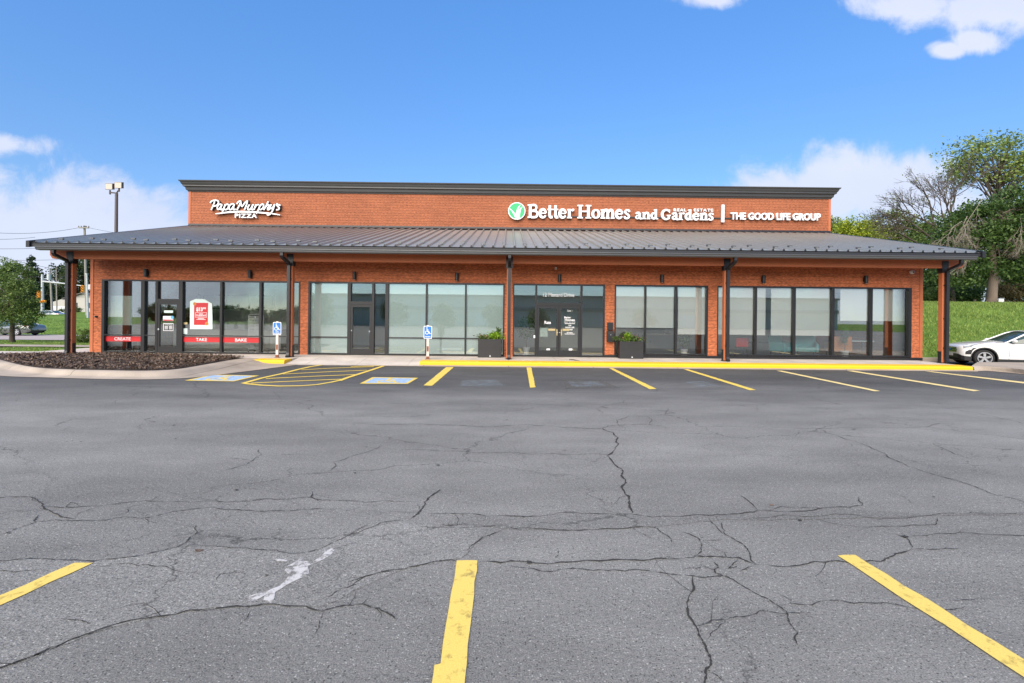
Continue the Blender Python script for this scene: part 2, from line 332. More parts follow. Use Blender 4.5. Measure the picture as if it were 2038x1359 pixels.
M_['crack'] = mat('crack_filler_dirt', (.034, .032, .028), .95, var=.5, vscale=8)
M_['concrete'] = concrete_mat('broom_concrete', (.52, .47, .41))
M_['kerbc'] = concrete_mat('kerb_concrete', (.37, .31, .245), 3.05)
M_['yellow'] = mat('yellow_traffic_paint', (.80, .47, .008), .55, var=.06, vscale=3, grain=.14, gscale=120)
M_['lineyellow'] = mat('yellow_line_paint', (.78, .56, .10), .7, var=.14, vscale=5, grain=.3, gscale=140)
M_['linepale'] = mat('pale_line_paint', (.78, .62, .26), .7, var=.14, vscale=5, grain=.3, gscale=140)
M_['lineworn'] = faded_mat('worn_yellow_line_paint', (.74, .54, .12), .90, 14, soft=.14)
M_['linewhite'] = mat('old_white_line_edge', (.55, .53, .46), .8, grain=.3, gscale=90)
M_['bluepaint'] = faded_mat('pale_blue_paint', (.36, .50, .68), .95, 9, soft=.2)
M_['ghost'] = faded_mat('ghost_of_old_paint', (.36, .44, .48), .26, 7, soft=.12, stretch=(.35, 2.5, 1))
M_['ghostbeige'] = faded_mat('beige_scuff', (.15, .14, .125), .4, 5, soft=.2)
M_['spill'] = faded_mat('white_spill', (.52, .50, .47), .60, 14, soft=.08)
M_['lawn'] = lawn_mat('lawn_turf')
M_['blade'] = leafmat('grass_blades', (.085, .165, .028), (.33, .42, .10), .25)
M_['soil'] = mat('mulch_soil', (.035, .024, .018), .95, var=.3, vscale=8, bump=1, bscale=30)
M_['chip'] = leafmat('bark_chips', (.030, .019, .013), (.23, .155, .105), 0.0)
M_['white'] = mat('white_enamel', (.80, .80, .79), .4, var=.03, vscale=4)
M_['letter'] = mat('white_acrylic', (.82, .82, .81), .35)
M_['green'] = mat('green_acrylic', (.012, .42, .14), .4)
M_['red'] = mat('red_vinyl', (.56, .018, .022), .45)
M_['blue'] = mat('blue_sign_sheeting', (.02, .16, .52), .35)
M_['glass'] = glassmat('clear_glazing', (.982, .994, .988), 3.7)
M_['doorglass'] = glassmat('door_glazing', (.94, .96, .95), 3.2)
M_['film'] = mat('frosted_window_film', (.74, .92, .88), .5, var=.05, vscale=.8)
M_['shade'] = mat('roller_shade_fabric', (.92, .95, .90), .8, var=.03, vscale=1)
M_['board'] = mat('white_board', (.66, .78, .70), .6)
M_['int_wall'] = mat('interior_paint', (.74, .74, .68), .8, var=.08, vscale=1)
M_['int_floor'] = mat('interior_floor_tile', (.36, .33, .29), .35, var=.15, vscale=2)
M_['int_dark'] = mat('dark_wood', (.045, .022, .016), .4, var=.2, vscale=5)
M_['steel'] = mat('galvanised_steel', (.46, .48, .49), .5, .5, var=.1, vscale=4)
M_['rust'] = mat('rusty_white_post', (.62, .55, .50), .6, var=.25, vscale=6)
M_['rustbase'] = mat('rust', (.20, .07, .03), .9, var=.4, vscale=25)
M_['planter'] = mat('black_planter_resin', (.016, .016, .017), .5, var=.25, vscale=30, bump=.4, bscale=80)
M_['bark'] = mat('bark', (.16, .125, .095), .9, var=.35, vscale=9, bump=1, bscale=22, stretch=(3, 3, .6))
M_['barkdead'] = mat('dead_bark', (.27, .225, .18), .9, var=.3, vscale=9)
M_['barkdark'] = mat('dark_bark', (.09, .07, .055), .9, var=.3, vscale=9)
M_['pole'] = mat('weathered_pole_wood', (.26, .24, .215), .9, var=.25, vscale=3, stretch=(4, 4, .4))
M_['bronzepole'] = mat('bronze_pole', (.10, .078, .07), .5, .2)
M_['amber'] = mat('signal_yellow', (.80, .33, .02), .5)
M_['lamplens'] = mat('lamp_lens', (.50, .44, .35), .4)
M_['wire'] = mat('cable', (.05, .05, .055), .7)
M_['tyre'] = mat('tyre_rubber', (.016, .016, .017), .8, grain=.2, gscale=60)
M_['alloy'] = mat('alloy_wheel', (.58, .58, .59), .3, .7)
M_['carwhite'] = mat('white_car_paint', (.76, .75, .73), .25, coat=1)
M_['cargrey'] = mat('grey_car_paint', (.17, .18, .175), .22, .6, coat=1)
M_['carsilver'] = mat('silver_car_paint', (.55, .57, .60), .25, .5, coat=1)
M_['carglass'] = mat('car_glass', (.035, .06, .055), .04, spec=.8)
M_['chrome'] = mat('chrome', (.6, .6, .62), .15, 1)
M_['lens'] = mat('headlight_lens', (.34, .36, .37), .08, .1, coat=1)
M_['tail'] = mat('tail_light_red', (.45, .012, .012), .2, coat=1)
M_['orange'] = mat('orange_fabric', (.62, .22, .03), .9)
M_['teal'] = mat('teal_fabric', (.10, .42, .44), .9, var=.1, vscale=6)
M_['brass'] = mat('brass_bar', (.56, .44, .22), .35, .5)
M_['cream'] = mat('cream_metal_siding', (.78, .70, .56), .7, var=.05, vscale=1)
M_['creamdark'] = mat('tan_siding_band', (.50, .43, .34), .7)
M_['housewall'] = mat('house_siding', (.42, .40, .37), .8)
M_['houseroof'] = mat('house_shingles', (.11, .10, .10), .9, var=.2, vscale=6)
M_['skyblue'] = mat('sky_blue_print', (.12, .45, .66), .5)
M_['flowerpink'] = leafmat('pink_petals', (.35, .07, .10), (.55, .25, .18), .2)
M_['leaf_lime'] = leafmat('lime_leaves', (.16, .33, .02), (.34, .52, .04))
M_['leaf_pot'] = leafmat('potted_leaves', (.05, .11, .02), (.16, .24, .06))

# ------------------------------------------------------------------ lettering
def txt_mesh(body, x0, x1, z0, z1, y, depth, bold=0.0, space=1.0):
    cu = bpy.data.curves.new('lettering', 'FONT'); cu.body = body; cu.offset = bold; cu.extrude = .5; cu.space_character = space; cu.resolution_u = 3
    o = bpy.data.objects.new('lettering', cu); C.objects.link(o)
    dg = bpy.context.evaluated_depsgraph_get(); me = bpy.data.meshes.new_from_object(o.evaluated_get(dg))
    bpy.data.objects.remove(o); bpy.data.curves.remove(cu)
    n = len(me.vertices); co = np.empty(n*3, 'f'); me.vertices.foreach_get('co', co); co = co.reshape(-1, 3)
    lo, hi = co.min(0), co.max(0); q = np.empty_like(co)
    q[:, 0] = x0+(co[:, 0]-lo[0])/(hi[0]-lo[0])*(x1-x0); q[:, 2] = z0+(co[:, 1]-lo[1])/(hi[1]-lo[1])*(z1-z0)
    q[:, 1] = y-(co[:, 2]+.5)*depth
    me.vertices.foreach_set('co', q.ravel()); me.update(); me.materials.clear(); return me
def stroke(mb, pts, w, fn, depth, bump=0.0, m=0):
    # a ribbon with width(s) w along 2-D points, swept by depth; fn(u, v, d) gives the 3-D point
    p = [np.array(q, float) for q in pts]; n = len(p)
    ws = w if hasattr(w, '__len__') else [w]*n
    a, b = [], []
    for i in range(n):
        t = p[min(i+1, n-1)]-p[max(i-1, 0)]; t = t/(np.linalg.norm(t)+1e-9); nn = np.array([-t[1], t[0]])
        k = 1.0
        if 0 < i < n-1:
            t1 = p[i]-p[i-1]; t1 = t1/(np.linalg.norm(t1)+1e-9); c = abs(t1 @ t); k = min(1/max(c, .6), 1.5)
        a.append(p[i]+nn*ws[i]/2*k); b.append(p[i]-nn*ws[i]/2*k)
    ring = []
    for i in range(n):
        ring.append([fn(*a[i], depth+bump), fn(*b[i], depth+bump), fn(*b[i], 0), fn(*a[i], 0)])
    mb.loft(ring, m, True, True)
def smooth_pts(pts, k=6):
    p = [np.array(q, float) for q in pts]
    if len(p) < 3: return p
    o = []
    for i in range(len(p)-1):
        p0, p1, p2, p3 = p[max(i-1, 0)], p[i], p[i+1], p[min(i+2, len(p)-1)]
        for j in range(k):
            t = j/k; o.append(.5*((2*p1)+(-p0+p2)*t+(2*p0-5*p1+4*p2-p3)*t*t+(-p0+3*p1-3*p2+p3)*t**3))
    return o+[p[-1]]
def arc(cx, cy, rx, ry, a0, a1, n=18): return [(cx+rx*math.cos(R_(a0+(a1-a0)*i/n)), cy+ry*math.sin(R_(a0+(a1-a0)*i/n))) for i in range(n+1)]
ST, SR, TH = .21, .10, .09       # stem, serif and thin widths of the bold serif alphabet
def bar(x0, x1, y): return ([(x0, y), (x1, y)], SR)
def stem(x, y0=0, y1=1): return ([(x, y0), (x, y1)], ST)
XH = .69
def swell(n, lo, hi, ph=0.0): return [lo+(hi-lo)*abs(math.sin(math.pi*(i/(n-1)+ph))) for i in range(n)]
def ring_(cx, cy, rx, ry, lo=.10, hi=.21, a0=90, a1=450):
    pts = arc(cx, cy, rx, ry, a0, a1, 28); return (pts, [lo+(hi-lo)*abs(math.cos(R_(a0+(a1-a0)*i/28))) for i in range(29)])
GL = {
 'B': (.86, [stem(.2), bar(0, .34, .95), bar(0, .34, .05), (smooth_pts([(.28,.95),(.55,.95),(.66,.86),(.67,.72),(.55,.57),(.28,.53)]), .15), (smooth_pts([(.3,.53),(.6,.51),(.74,.40),(.74,.2),(.62,.07),(.28,.05)]), .16)]),
 'e': (.66, [(arc(.33,.345,.24,.29,8,330,26), swell(27,.12,.22)), ([(.12,.36),(.56,.36)], .08)]),
 't': (.44, [(smooth_pts([(.2,.95),(.2,.55),(.2,.2),(.26,.07),(.42,.10)]), .19), ([(.02,.645),(.42,.645)], .09)]),
 'r': (.56, [stem(.18,0,XH), bar(.02,.2,XH-.05), bar(0,.38,.05), (smooth_pts([(.22,.42),(.3,.6),(.42,.64),(.5,.56)]), [.08]*6+[.1]*6+[.2]*6+[.2])]),
 'H': (1.1, [stem(.22), stem(.86), bar(0,.44,.95), bar(0,.44,.05), bar(.64,1.08,.95), bar(.64,1.08,.05), ([(.22,.52),(.86,.52)], .10)]),
 'o': (.7, [ring_(.34,.345,.245,.29)]),
 'm': (1.13, [stem(.18,0,XH), bar(.02,.2,XH-.05), bar(0,.36,.05), (smooth_pts([(.2,.45),(.34,.62),(.5,.62),(.56,.45),(.56,.02)]), .19), bar(.42,.70,.05), (smooth_pts([(.58,.45),(.72,.62),(.88,.62),(.94,.45),(.94,.02)]), .19), bar(.80,1.1,.05)]),
 'n': (.78, [stem(.18,0,XH), bar(.02,.2,XH-.05), bar(0,.36,.05), (smooth_pts([(.2,.45),(.34,.62),(.5,.62),(.58,.45),(.58,.02)]), .19), bar(.43,.76,.05)]),
 's': (.55, [(smooth_pts([(.46,.52),(.40,.63),(.22,.64),(.12,.53),(.2,.41),(.36,.31),(.43,.18),(.33,.06),(.14,.06),(.07,.2)]), .145)]),
 'a': (.68, [(smooth_pts([(.1,.52),(.2,.63),(.38,.63),(.45,.5),(.45,.16),(.52,.06),(.66,.08)]), .18), (smooth_pts([(.44,.38),(.26,.36),(.13,.27),(.13,.12),(.24,.05),(.42,.14)]), .13)]),
 'd': (.74, [stem(.5,.05,1), bar(.32,.52,.95), bar(.5,.72,.05), (arc(.33,.335,.22,.28,40,320,22), swell(23,.11,.22))]),
 'G': (.98, [(arc(.5,.5,.38,.44,42,318,26), swell(27,.13,.23)), ([(.74,.08),(.74,.42)], .19), ([(.56,.42),(.92,.42)], .10), ([(.80,.68),(.80,.97)], .08)]),
 ' ': (.32, []),
}
def serif_word(mb, word, x0, x1, z0, z1, y, depth):
    wtot = sum(GL[c][0] for c in word); k = (x1-x0)/wtot; x = 0.0; i = 0; h = z1-z0
    for c in word:
        for pts, w in GL[c][1]:
            xx = x
            # widths are in glyph units, so draw in glyph units and scale in fn
            stroke(mb, pts, w, lambda u, v, d, xx=xx: Vector((x0+(xx+u)*k, y-d, z0+v*h)), depth, .0012*(i % 7)); i += 1
        x += GL[c][0]

# ------------------------------------------------------------------ ground
def sst(a, b, x):
    t = min(1, max(0, (x-a)/(b-a))); return t*t*(3-2*t)
def terr(x, y):
    zl = np.interp(y, [20, 26, 36, 46.5, 58, 70, 90, 140, 600], [.06, 0, -.30, -.32, .75, 1.5, 2.1, 3.0, 6.0])
    zr = np.interp(y, [23.2, 24.3, 28, 31.5, 33.5, 36, 60, 140, 600], [.02, .55, 1.95, 2.92, 3.2, 3.28, 3.9, 5.0, 7.0])
    return zl*(1-sst(-21, -16, x)) + zr*sst(17.0, 19.5, x) + .02*sst(-21, -16, x)*(1-sst(17, 19.5, x))
def in_lot(x, y): return y < 20.2 or (x > 16.5 and y < 23.2)
xs = np.unique(np.concatenate([np.linspace(-600, -90, 14), np.linspace(-90, -16, 75), np.linspace(-16, 16, 12), np.linspace(16, 60, 56), np.linspace(60, 600, 14)]))
ys = np.unique(np.concatenate([np.linspace(-400, -60, 6), np.linspace(-60, 18, 8), np.linspace(18, 75, 115), np.linspace(75, 200, 16), np.linspace(200, 3000, 8)]))
mb = MB(); nx, ny = len(xs), len(ys)
for y in ys:
    for x in xs:
        z = -.30 if in_lot(x, y) else terr(x, y) + .03*math.sin(x*1.3+y*.7)*math.sin(x*.41-y*.9)
        mb.v.append((x, y, z))
for j in range(ny-1):
    for i in range(nx-1): mb.f.append((j*nx+i, j*nx+i+1, (j+1)*nx+i+1, (j+1)*nx+i)); mb.m.append(0)
ground = tag(obj('ground', mb, M_['lawn'], smooth=True), kind='structure')

# asphalt parking lot, one sheet
KY = 16.97
mb = MB(); mb.add([(-70, -58, 0), (70, -58, 0), (70, KY+.3, 0), (-70, KY+.3, 0)], [(0, 1, 2, 3)])
mb.add([(17.16, 17.7, -.17), (70, 17.7, -.17), (70, 23.3, -.17), (17.16, 23.3, -.17)], [(0, 1, 2, 3)]); mb.add([(17.16, KY+.3, 0), (70, KY+.3, 0), (70, 17.7, -.17), (17.16, 17.7, -.17)], [(0, 1, 2, 3)])
mb.add([(-70, KY+.3, 0), (-27, KY+.3, 0), (-27, 19.4, 0), (-70, 19.4, 0)], [(0, 1, 2, 3)])
lot = tag(obj('parking_lot', mb, M_['asphalt']), kind='structure')

def gpoly(px, z=0.0): return [onZ(x, y, 0) + Vector((0, 0, z)) for x, y in px]
def sheet(name, px, z, m, parent=None, jitter=0.0, seed=1):
    p = gpoly(px, z)
    if jitter:
        r = random.Random(seed); q = []
        for i in range(len(p)):
            a, b = p[i], p[(i+1) % len(p)]; n = max(2, int((b-a).length/.12))
            for k in range(n):
                c = a.lerp(b, k/n); s_ = jitter if k else 0; q.append(c+Vector((r.gauss(0, s_), r.gauss(0, s_), 0)))
        p = q
    mb = MB(); mb.add(p, [tuple(range(len(p)))])
    return obj(name, mb, m, parent, recalc=False)
# repaired areas in the asphalt
sheet('asphalt_patch', [(-60,1116),(60,1113),(110,1116),(185,1119),(270,1109),(350,1091),(420,1086),(510,1095),(580,1104),(625,1098),(655,1082),(690,1066),(740,1050),(800,1040),(870,1046),(940,1044),(965,1062),(935,1095),(915,1112),(860,1118),(800,1134),(740,1160),(700,1178),(640,1207),(540,1203),(470,1207),(380,1216),(300,1231),(180,1262),(100,1291),(60,1311),(-60,1345)], .003, M_['patch'], lot, .012)
sheet('asphalt_patch', [(850,1023),(920,1025),(1050,1030),(1140,1021),(1258,1025),(1358,1029),(1450,1025),(1600,1019),(1690,1012),(1800,1022),(2060,1019),(2060,1026),(1860,1027),(1700,1032),(1560,1034),(1440,1034),(1300,1049),(1200,1053),(1100,1055),(1000,1053),(960,1047),(880,1044)], .0032, M_['patchdark'], lot, .012, 2)
# cracks: traced lines, roughened
CR = [
 (.042,[(1195,852),(1222,862),(1230,872),(1224,895),(1221,922),(1240,940),(1245,955),(1237,970),(1246,985),(1252,1000),(1258,1022)]),
 (.024,[(700,842),(790,845),(880,846),(960,850),(1000,848),(1100,849),(1195,853),(1210,848),(1240,846),(1290,845),(1330,852)]),
 (.022,[(1190,812),(1200,824)]), (.02,[(1190,812),(1215,806),(1240,802),(1244,796)]), (.02,[(1234,851),(1228,836),(1250,829),(1290,830),(1298,838),(1292,846)]), (.02,[(1302,827),(1325,824),(1330,812)]),
 (.026,[(1630,853),(1700,878),(1760,903),(1765,908),(1820,932),(1930,965),(1980,985),(2060,1006)]), (.018,[(1850,880),(1900,904),(1950,918)]),
 (.018,[(1358,850),(1480,850),(1560,851),(1630,853),(1750,851),(1830,851),(1860,845),(1890,843)]), (.018,[(1440,808),(1500,805),(1560,802),(1640,812),(1700,820)]), (.015,[(1690,818),(1720,830)]), (.016,[(680,803),(760,804),(860,803),(1010,806),(1100,806),(1185,812)]),
 (.016,[(300,790),(420,786),(470,788),(600,791),(680,803)]), (.016,[(225,805),(260,790),(285,778)]), (.016,[(1260,905),(1100,903),(1000,901),(900,898),(760,893)]),
 (.024,[(-40,992),(0,991),(55,989),(70,992),(85,1005),(100,1018),(125,1030),(145,1033)]), (.02,[(0,1065),(40,1050),(70,1040),(76,1025)]), (.018,[(70,1040),(110,1035),(150,1037),(210,1036),(255,1030),(300,1030),(350,1018),(410,1011),(480,1016),(520,1018),(600,1015),(680,1012)]),
 (.018,[(100,1012),(150,1010),(195,1008),(240,1002),(300,998),(410,998),(500,998),(530,993),(610,990),(680,997),(780,998),(832,1000)]), (.014,[(150,1025),(200,1008)]), (.012,[(90,1004),(130,1011),(140,1000),(160,1007)]), (.012,[(290,1032),(295,1038),(312,1043)]), (.012,[(220,1028),(255,1020),(250,1014)]), (.013,[(300,998),(318,986)]), (.013,[(428,996),(440,986)]), (.012,[(480,1012),(500,1000)]),
 (.034,[(876,974),(862,985),(845,1000),(836,1018),(815,1035)]), (.015,[(815,1035),(760,1040),(720,1058),(690,1068)]), (.014,[(830,1003),(834,1015)]), (.018,[(640,1000),(618,990),(622,978)]),
 (.02,[(850,1023),(920,1024),(1050,1029),(1090,1026),(1140,1020),(1258,1024),(1300,1030),(1358,1028),(1450,1024),(1500,1020),(1600,1018),(1690,1010),(1718,1003),(1708,990)]), (.016,[(906,1024),(910,1046),(870,1050),(836,1048)]),
 (.018,[(1000,1052),(1100,1055),(1200,1053),(1300,1050),(1308,1052),(1325,1065),(1340,1085)]), (.02,[(932,1096),(960,1070),(1000,1055)]), (.012,[(1040,1055),(990,1046),(900,1050)]),
 (.018,[(690,1160),(720,1150),(790,1135),(850,1122),(880,1117),(915,1120)]), (.030,[(950,1122),(1040,1118),(1140,1119),(1250,1115),(1360,1113)]), (.034,[(1360,1113),(1420,1108),(1470,1110),(1505,1125)]), (.024,[(1505,1125),(1600,1124),(1670,1117),(1755,1118),(1775,1108),(1815,1093)]), (.014,[(1815,1093),(1805,1072),(1780,1063)]), (.014,[(1815,1094),(1860,1094),(1915,1093)]),
 (.016,[(1000,1128),(1080,1138),(1140,1132),(1220,1135),(1310,1140),(1358,1147)]), (.012,[(1110,1092),(1112,1105),(1105,1112)]),
 (.02,[(1425,1030),(1440,1060),(1480,1085),(1492,1100),(1505,1125)]), (.016,[(1405,1030),(1428,1052),(1440,1064)]), (.018,[(1358,1058),(1390,1072),(1396,1095),(1380,1108)]), (.014,[(1398,1076),(1440,1074)]), (.02,[(1420,1118),(1430,1130),(1425,1142),(1440,1147)]), (.014,[(1470,1112),(1450,1132),(1470,1126)]), (.012,[(1360,1132),(1400,1128),(1428,1136)]), (.013,[(1470,1138),(1500,1128)]),
 (.026,[(1378,1147),(1370,1190),(1380,1240),(1398,1275),(1405,1290),(1414,1312),(1404,1340),(1398,1380)]),
 (.018,[(1362,1145),(1400,1150),(1440,1147),(1460,1155),(1500,1180),(1545,1205),(1565,1218),(1570,1235),(1588,1260),(1588,1285)]),
 (.013,[(1545,1207),(1600,1205),(1650,1197),(1700,1202),(1760,1200),(1820,1212),(1880,1215),(1893,1214),(1930,1207)]), (.012,[(1890,1196),(1975,1194)]), (.011,[(1535,1178),(1580,1200)]),
 (.012,[(1400,1243),(1445,1235),(1490,1227),(1565,1222),(1620,1222)]), (.011,[(1408,1275),(1425,1255),(1445,1238)]), (.014,[(1418,1340),(1442,1359)]),
 (.016,[(1620,1032),(1680,1046),(1800,1048),(1862,1045),(1864,1030)]), (.016,[(1803,1070),(1880,1063),(1960,1064),(2060,1060)]), (.014,[(2060,1022),(1980,1024),(1900,1022),(1860,1025),(1600,1029),(1480,1036)]), (.012,[(1510,1017),(1620,1012),(1680,1009)]), (.012,[(1765,978),(1800,990),(1818,1004)]), (.018,[(1470,982),(1492,1000),(1510,1020)]), (.012,[(1808,1072),(1795,1062)]),
 (.022,[(-40,1345),(0,1330),(60,1310),(100,1290),(180,1260),(300,1230),(380,1215),(470,1207),(540,1203),(610,1208),(640,1218),(680,1207),(720,1203),(735,1208),(770,1220),(790,1235)]), (.012,[(0,1334),(140,1275),(240,1240),(310,1222),(330,1215)]),
 (.011,[(645,1218),(635,1245),(622,1272)]), (.010,[(500,1215),(490,1232),(475,1245)]), (.010,[(120,1232),(160,1236),(180,1243)]),
 (.018,[(-40,1117),(60,1112),(110,1115),(185,1118),(270,1108),(350,1090),(370,1080),(392,1060),(390,1045)]), (.011,[(392,1058),(460,1058)]), (.014,[(370,1090),(430,1088),(510,1095),(580,1103),(640,1092),(690,1068),(740,1040)]), (.013,[(180,1130),(260,1122),(330,1128),(400,1145)]), (.011,[(430,1156),(440,1142),(480,1136)]),
 (.011,[(630,1196),(680,1172),(720,1160)]), (.014,[(-30,1136),(50,1137),(90,1134)]), (.012,[(720,1205),(733,1192)]), (.014,[(690,1172),(740,1145),(800,1132)]),
 (.018,[(430,940),(490,925),(520,905),(516,893)]), (.015,[(450,912),(500,918)]), (.014,[(525,910),(640,909)]), (.018,[(656,938),(664,920),(700,908),(740,897),(758,886)]), (.012,[(1105,756),(1125,770),(1130,785)]), (.012,[(1500,822),(1506,805)]),
 (.014,[(280,760),(300,745)]), (.016,[(60,788),(30,800)]), (.014,[(560,800),(540,775)]),
]
mb = MB(); cr = random.Random(5)
def rough(pts, k):
    for _ in range(k):
        o = []
        for a, b in zip(pts[:-1], pts[1:]):
            l = (b-a).length; n = Vector((-(b-a).y, (b-a).x, 0)); o += [a, (a+b)/2 + n*cr.gauss(0, .06)]
        pts = o+[pts[-1]]
    return pts
for w, px in CR:
    p = [onZ(x, y, 0) for x, y in px]; p = [Vector((q.x, q.y, 0)) for q in p]
    p = rough(p, 3); n = len(p); A = []; B = []
    for i in range(n):
        t = p[min(i+1, n-1)]-p[max(i-1, 0)]; t.normalize(); nn = Vector((-t.y, t.x, 0))
        e = min(1, (min(i, n-1-i)+.6)/4); ww = w*.20*e*cr.uniform(.25, 1.7)
        A.append(p[i]+nn*ww+Vector((0, 0, .0055))); B.append(p[i]-nn*ww+Vector((0, 0, .0055)))
    for i in range(n-1): mb.add([A[i], A[i+1], B[i+1], B[i]], [(0, 1, 2, 3)])
    if w > .021:                                # hairline spurs off the wider cracks
        for _ in range(max(1, n//22)):
            i = cr.randrange(1, n-1); a = cr.uniform(0, 6.28); l = cr.uniform(.12, .5); q = [p[i]]
            for k in range(4): a += cr.gauss(0, .5); q.append(q[-1]+Vector((math.cos(a), math.sin(a), 0))*l/4)
            for k in range(4):
                d = (q[k+1]-q[k]).normalized(); nn = Vector((-d.y, d.x, 0))*.0022*(1-k/5)
                z = Vector((0, 0, .006)); mb.add([q[k]+nn+z, q[k+1]+nn*.8+z, q[k+1]-nn*.8+z, q[k]-nn+z], [(0, 1, 2, 3)])
cr_o = obj('crack', mb, M_['crack'], lot, recalc=False); cr_o['kind'] = 'stuff'
# dried white spill and pale wear
sheet('paint_spill', [(572,1128),(600,1112),(618,1120),(640,1108),(660,1092),(668,1096),(645,1114),(612,1128),(615,1145),(590,1156),(570,1166),(548,1180),(540,1203),(524,1196),(535,1182),(500,1200),(492,1190),(530,1178),(556,1168),(575,1145)], .0065, M_['spill'], lot, .008)
sheet('paint_spill', [(541,1112),(556,1114),(572,1116),(571,1119),(552,1118)], .0065, M_['spill'], lot)
sheet('asphalt_patch', [(1120,757),(1195,757),(1235,772),(1128,774)], .0034, M_['ghostbeige'], lot)
for px in ([(920,757),(985,755),(1005,768),(915,769)], [(1130,760),(1190,759),(1205,768),(1140,770)], [(1362,760),(1400,758),(1432,769),(1385,771)]):
    sheet('faded_paint', px, .0062, M_['ghost'], lot)
# small litter: dead leaves and grit on the lot
mb = MB()
for i in range(170):
    x, y = cr.uniform(-9, 10), cr.uniform(2.9, 13.5)
    s_ = cr.uniform(.006, .02) if i % 6 else cr.uniform(.02, .04); a = cr.uniform(0, 6.3); t = [Vector((math.cos(a+k*1.7)*s_*cr.uniform(.5, 1.2), math.sin(a+k*1.7)*s_*.6, .006+cr.uniform(0, .008))) for k in range(4)]
    mb.add([Vector((x, y, 0))+q for q in t], [(0, 1, 2, 3)], 1 if i % 5 == 0 else 0)
dl = obj('dead_leaves', mb, [M_['crack'], M_['chip']], recalc=False); tag(dl, kind='stuff')

# ------------------------------------------------------------------ painted markings
def line_thing(px, label, group, worn=False):
    o = sheet('parking_line', px, .008, M_['linepale' if 'thin' in label else 'lineworn' if worn else 'lineyellow'], None, .004 if worn else .006, hash(label) % 99 if False else len(label))
    tag(o, label, 'parking line', group); return o
NEAR = 'yellow parking lines nearest the camera'; FAR = 'yellow parking lines along the kerb'
# a paler strip of old paint shows along the edges of the near lines
line_thing([(148,1122),(185,1122),(0,1207),(-120,1262),(-120,1240),(0,1187)], 'yellow parking line cut off by the lower left edge, beside the rough patch', NEAR, True)
o = sheet('parking_line', [(909,1117.5),(950,1117),(944,1160),(940,1215),(929,1323),(925,1359),(918,1420),(852,1420),(860,1359),(864.5,1326),(877,1323),(893,1215),(905,1150)], .008, M_['lineworn'], None, .004, 3)
tag(o, 'yellow parking line with a stepped repainted end, running straight towards the camera', 'parking line', NEAR)
line_thing([(1667,1107.5),(1702,1106),(2038,1315),(2150,1386),(2110,1398),(2038,1350.5)], 'yellow parking line slanting to the lower right corner across cracked asphalt', NEAR, True)
for px, lb in (([(888,731),(903,731),(860,768),(843,767.5)], 'yellow bay line between the blue disabled square and a faded bay'),
    ([(1048,731.5),(1057,731.5),(1066,771),(1055,772)], 'short yellow bay line in front of the double glass doors, almost upright in view'),
    ([(1212,733),(1220,733),(1307,774.5),(1293,775)], 'yellow bay line starting below the planter beside the mailbox pillar'),
    ([(1360,735),(1369,735),(1505,776.5),(1492,777)], 'yellow bay line starting below the pillar between the two shaded windows'),
    ([(1545,738),(1556,738),(1752,778.5),(1740,779)], 'thin pale yellow bay line starting below the teal armchairs'),
    ([(1685,738),(1698,738),(1951,778),(1938,779)], 'thin pale yellow bay line starting below the rightmost windows'),
    ([(1840,739),(1855,739.5),(2038,760.5),(2160,775),(2160,778),(2038,763.5)], 'thin yellow bay line ending out of view in front of the white car')):
    line_thing(px, lb, FAR)
# hatched access aisle
aisle = thing('access_aisle', 'yellow hatched access aisle with rounded end between the disabled bays', 'road marking', onZ(620, 745, 0))
mb = MB(); gfn = lambda u, v, d: Vector((u, v, .008 + d*.2))
def gl(px, w, mb, k=0): stroke(mb, [tuple(onZ(x, y, 0))[:2] for x, y in px], w, lambda u, v, d: Vector((u, v, .0078 + (d > 0)*.0025 + .0006*k)), 1)
gl([(640,726.6),(618,730),(593,735.6),(561,744),(520,753),(492,761),(484,763.2)], .13, mb)
gl([(486,763.5),(520,767),(556,768.8),(600,768.2),(632,765.8),(660,761),(682,756)], .11, mb, 1)
gl([(676,758),(690,752.5),(715,744.5),(740,736.5),(763,728.6)], .13, mb, 2)
obj('outline', mb, M_['lineyellow'], aisle)
for px in ([(698,730),(756,728)], [(600,736.5),(660,733),(744,730)], [(563,745),(650,740.5),(730,737.2)], [(529,754),(620,749.5),(708,745.8)], [(500,763),(590,758.8),(682,755)]):
    mb = MB(); gl(px, .10, mb, 3); obj('hatch_line', mb, M_['linewhite'] if False else M_['lineyellow'], aisle)

